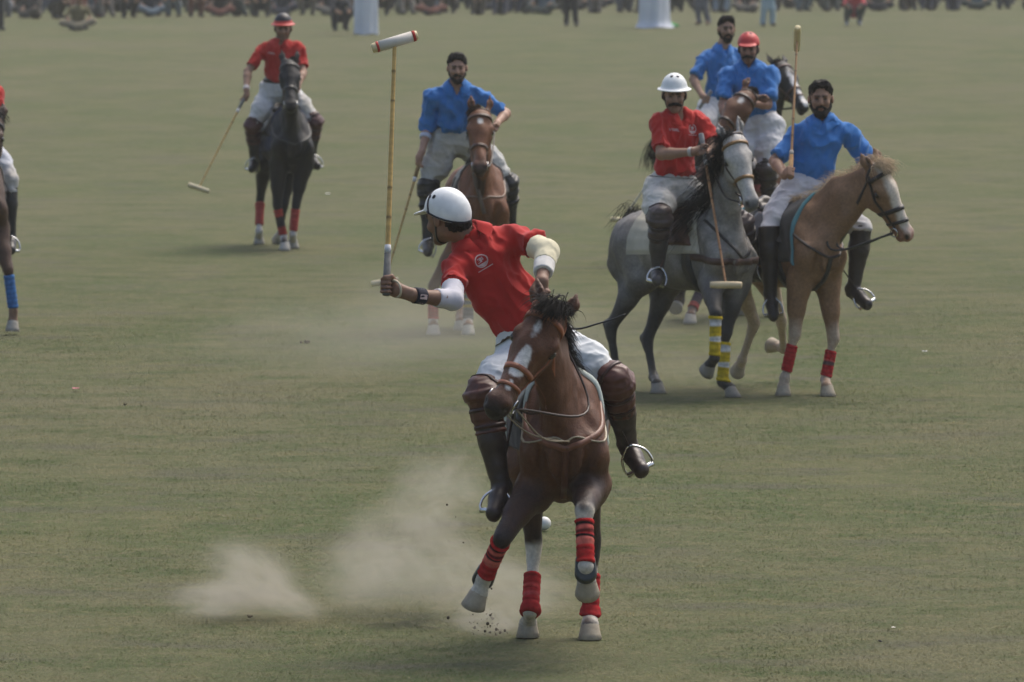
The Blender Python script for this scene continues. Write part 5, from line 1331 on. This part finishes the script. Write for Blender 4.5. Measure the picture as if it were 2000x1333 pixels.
while x < 2040:
    y = 36 - 17 * x / 2000 + rng.normal() * 1.2; k = ['cross', 'knees', 'knees', 'squat', 'cross'][rng.integers(5)]; a, b = rng.integers(len(PAL)), rng.integers(len(PAL)); c = ground(x, y); c[2] = 0
    crowd_person(k, c, rng.normal() * .5, A(PAL[a]) * .6, A(PAL[b]) * .6, SKN[i % 3], 100 + i, 'spectator', '%s spectator from the left in the seated front row, %s trousers' % (nth(i), PN[b]), 'spectators in the front row'); i += 1; x += 40 + 16 * rng.random()
i = 0; x = -40
while x < 2040:
    y = 27 - 17 * x / 2000 + rng.normal(); k = ['knees', 'squat', 'knees', 'cross'][rng.integers(4)]; a, b = rng.integers(len(PAL) - 3), rng.integers(len(PAL) - 3); c = ground(x, y); c[2] = 0
    crowd_person(k, c, rng.normal() * .3, A(PAL[a]) * .4, A(PAL[b]) * .4, SKN[i % 3], 300 + i, 'spectator', '%s spectator from the left in the second row, %s trousers' % (nth(i), PN[b]), 'spectators in the second row'); i += 1; x += 38 + 14 * rng.random()
i = 0; x = -40
while x < 2040:
    y = 18 - 17 * x / 2000; a, b = [0, 1, 4, 8, 10][rng.integers(5)], [0, 1, 4, 8, 10][rng.integers(5)]; c = ground(x, y); c[2] = 0
    crowd_person('stand', c, rng.normal() * .3, A(PAL[a]) * .4, A(PAL[b]) * .4, SKN[i % 3], 500 + i, 'spectator', '%s spectator from the left in the standing back row, %s trousers' % (nth(i), PN[b]), 'spectators in the back row'); i += 1; x += 30 + 10 * rng.random()

# ------------------------------------------------------------------ prints on the shirts
def press(bvh, c, ax_x, ax_y, n, shapes, mat, parent, name, lift=.0025):
    """flat print: polygons in a small plane laid onto the cloth"""
    V, F = [], []
    for poly in shapes:
        b = len(V)
        for x, y in poly:
            o = c + ax_x * x + ax_y * y + n * .15; h_ = bvh.ray_cast(Vector(o), Vector(-n), .4)
            V.append(A(h_[0]) + n * lift if h_[0] is not None else o - n * .15)
        F.append(tuple(range(b, len(V))))
    return obj(name, V, F, mat, parent, smooth=False)
def quad(x0, y0, x1, y1): return [(x0, y0), (x1, y0), (x1, y1), (x0, y1)]
def emblem(r):
    out = []; n = 20
    for k in range(n):
        a, b = 6.2832 * k / n, 6.2832 * (k + 1) / n; out.append([(r * math.cos(a), r * math.sin(a)), (r * math.cos(b), r * math.sin(b)), (r * .84 * math.cos(b), r * .84 * math.sin(b)), (r * .84 * math.cos(a), r * .84 * math.sin(a))])
    for k in range(10):                                   # the pale bowl at the foot of the badge
        a, b = math.radians(205 + 13 * k), math.radians(205 + 13 * (k + 1)); out.append([(r * .8 * math.cos(a), r * .8 * math.sin(a)), (r * .8 * math.cos(b), r * .8 * math.sin(b)), (r * .55 * math.cos(b), -r * .38), (r * .55 * math.cos(a), -r * .38)])
    for x0, y0, x1, y1 in ((-.5, .35, .2, .47), (-.35, .1, .45, .2), (-.15, -.15, .15, .5), (.25, .0, .4, .5), (-.55, -.2, -.1, -.1)): out.append(quad(x0 * r, y0 * r, x1 * r, y1 * r))
    out.append(quad(-r * 1.15, -r * 1.30, r * 1.15, -r * 1.18)); return out
def word(h_, txt):
    G = {'Y': [(0, .5, .2, 1), (.45, .5, .65, 1), (.22, 0, .43, .55)], 'T': [(0, .8, .65, 1), (.22, 0, .43, .8)], 'R': [(0, 0, .18, 1), (.18, .82, .6, 1), (.18, .45, .6, .6), (.45, .55, .62, .9), (.4, 0, .6, .45)],
         'A': [(0, 0, .18, .9), (.45, 0, .63, .9), (.1, .82, .53, 1), (.15, .35, .5, .5)], 'L': [(0, 0, .18, 1), (.18, 0, .6, .17)], 'S': [(0, .82, .6, 1), (0, .5, .18, .85), (0, .42, .6, .58), (.42, .1, .6, .45), (0, 0, .6, .17)]}
    out = []; x = 0
    for ch in txt:
        for a, b, c_, d in G[ch]: out.append(quad(x + a * h_, b * h_, x + c_ * h_, d * h_))
        x += h_ * .8
    return [[(px_ - x / 2, py_) for px_, py_ in q] for q in out]
for R_, sx, sy, r, wd in ((R1, -.045, -.135, .034, None), (R2, .078, -.10, .036, (-.080, -.125)), (R7, None, 0, 0, (-.09, -.10))):
    g = {id(R1): g1, id(R2): g2, id(R7): g7}[id(R_)]; n = R_.fr; c0 = g['neck'] + n * .12
    if sx is not None: press(R_.bvh_sh, c0 + R_.lat * sx + R_.ax * sy, R_.lat, R_.ax, n, emblem(r), M_PRINT, R_.shirt, 'shirt_emblem')
    if wd: press(R_.bvh_sh, c0 + R_.lat * wd[0] + R_.ax * wd[1], R_.lat, R_.ax, n, word(.020, 'YTRAL'), M_PRINT, R_.shirt, 'shirt_lettering')
# white bars and panel on the wrist band of the foreground rider
el, wr = g1['elR'], g1['wrR']; bx = norm(wr - el); bc = el + (wr - el) * .85; bn = orth(EYE - bc, bx); by = np.cross(bn, bx)
if by[2] < 0: by = -by
press(R1.band_bvh, bc, bx, by, bn, [quad(.000, -.036, .008, .036), quad(-.016, -.036, -.008, .036), quad(-.022, -.014, .022, .010)], M_PRINT, R1.band, 'band_print', .002)
# ------------------------------------------------------------------ dust and hazy air
def dust_mat(name, dens, scale, thr, col=(.66, .62, .53)):
    m = bpy.data.materials.new(name); t = nt(m); N, L = t.nodes, t.links
    for nn in list(N):
        if nn.type == 'BSDF_PRINCIPLED': N.remove(nn)
    vol = N.new('ShaderNodeVolumePrincipled'); vol.inputs['Color'].default_value = (*col, 1); vol.inputs['Anisotropy'].default_value = .1
    L.new(vol.outputs[0], N['Material Output'].inputs['Volume'])
    tc = N.new('ShaderNodeTexCoord'); gr = N.new('ShaderNodeTexGradient'); gr.gradient_type = 'SPHERICAL'; L.new(tc.outputs['Object'], gr.inputs[0])
    oi = N.new('ShaderNodeObjectInfo'); ad = N.new('ShaderNodeVectorMath'); ad.operation = 'ADD'; L.new(tc.outputs['Object'], ad.inputs[0]); L.new(oi.outputs['Location'], ad.inputs[1])
    nz = N.new('ShaderNodeTexNoise'); nz.inputs['Scale'].default_value = scale; nz.inputs['Detail'].default_value = 4; nz.inputs['Distortion'].default_value = .8; L.new(ad.outputs[0], nz.inputs['Vector'])
    a = N.new('ShaderNodeMapRange'); a.inputs['From Min'].default_value = thr; a.inputs['From Max'].default_value = thr + .35; L.new(nz.outputs['Fac'], a.inputs['Value'])
    g = N.new('ShaderNodeMapRange'); g.interpolation_type = 'SMOOTHSTEP'; g.inputs['From Max'].default_value = .75; L.new(gr.outputs['Fac'], g.inputs['Value'])
    mu = N.new('ShaderNodeMath'); mu.operation = 'MULTIPLY'; L.new(a.outputs[0], mu.inputs[0]); L.new(g.outputs[0], mu.inputs[1])
    m2 = N.new('ShaderNodeMath'); m2.operation = 'MULTIPLY'; m2.inputs[1].default_value = dens; L.new(mu.outputs[0], m2.inputs[0]); L.new(m2.outputs[0], vol.inputs['Density'])
    return m
_sv, _sf = sphere(A(0, 0, 0), 1.0, 20, 12)
def dust(x, y, Y, r, mat, rot=0.0):
    c = at(x, y, Y); o = obj('dust_cloud', _sv, _sf, mat, None, base=A(0, 0, 0)); o.location = Vector(c); o.scale = r; o.rotation_euler = (0, rot, 0)
    tag(o, None, None, None, 'stuff'); o['label'] = 'pale dust raised by the horses'; return o
D1 = dust_mat('dust_dense', 2.8, 1.7, .33); D2 = dust_mat('dust_thin', 1.1, 1.6, .36); D3 = dust_mat('dust_far', .062, 1.2, .32)
dust(495, 1130, 36.9, (.36, .45, .23), D1, .45)
dust(560, 1175, 36.8, (.30, .4, .10), D1, .35)
dust(430, 1172, 36.9, (.34, .5, .13), D1)
dust(860, 965, 37.3, (.36, .8, .30), D2, -.4); dust(790, 1080, 37.2, (.46, .9, .36), D2); dust(900, 1130, 37.0, (.42, .9, .28), D2); dust(720, 1125, 37.2, (.40, .9, .26), D2)
dust(990, 1165, 36.6, (.45, .9, .24), D2); dust(960, 1215, 36.2, (.26, .5, .10), D1)
dust(760, 660, 57.5, (1.7, 4.5, .55), D3); dust(930, 665, 57.0, (1.5, 4.5, .60), D3); dust(850, 600, 58.8, (1.0, 3, .60), D3); dust(620, 685, 57, (1.6, 4.5, .42), D3); dust(1100, 690, 55.5, (1.3, 4, .45), D3)
dust(1270, 735, 53.8, (.8, 2.5, .28), D3); dust(1460, 735, 54.2, (.7, 2.5, .28), D3); dust(1330, 630, 60.5, (.8, 2.5, .35), D3)
hv = [A(x, y, z) for x in (-160, 160) for y in (-20, 330) for z in (-1.2, 9.0)]
hf = [(0, 1, 3, 2), (4, 6, 7, 5), (0, 4, 5, 1), (2, 3, 7, 6), (0, 2, 6, 4), (1, 5, 7, 3)]
M_HAZE = bpy.data.materials.new('haze'); t = nt(M_HAZE); t.nodes.remove(t.nodes['Principled BSDF']); hvn = t.nodes.new('ShaderNodeVolumePrincipled')
hvn.inputs['Color'].default_value = (.90, .90, .86, 1); hvn.inputs['Density'].default_value = .0004; t.links.new(hvn.outputs[0], t.nodes['Material Output'].inputs['Volume'])
o = obj('haze', hv, hf, M_HAZE, None, smooth=False, base=A(0, 0, 0)); tag(o, 'dusty air over the polo field', 'haze', kind='stuff')
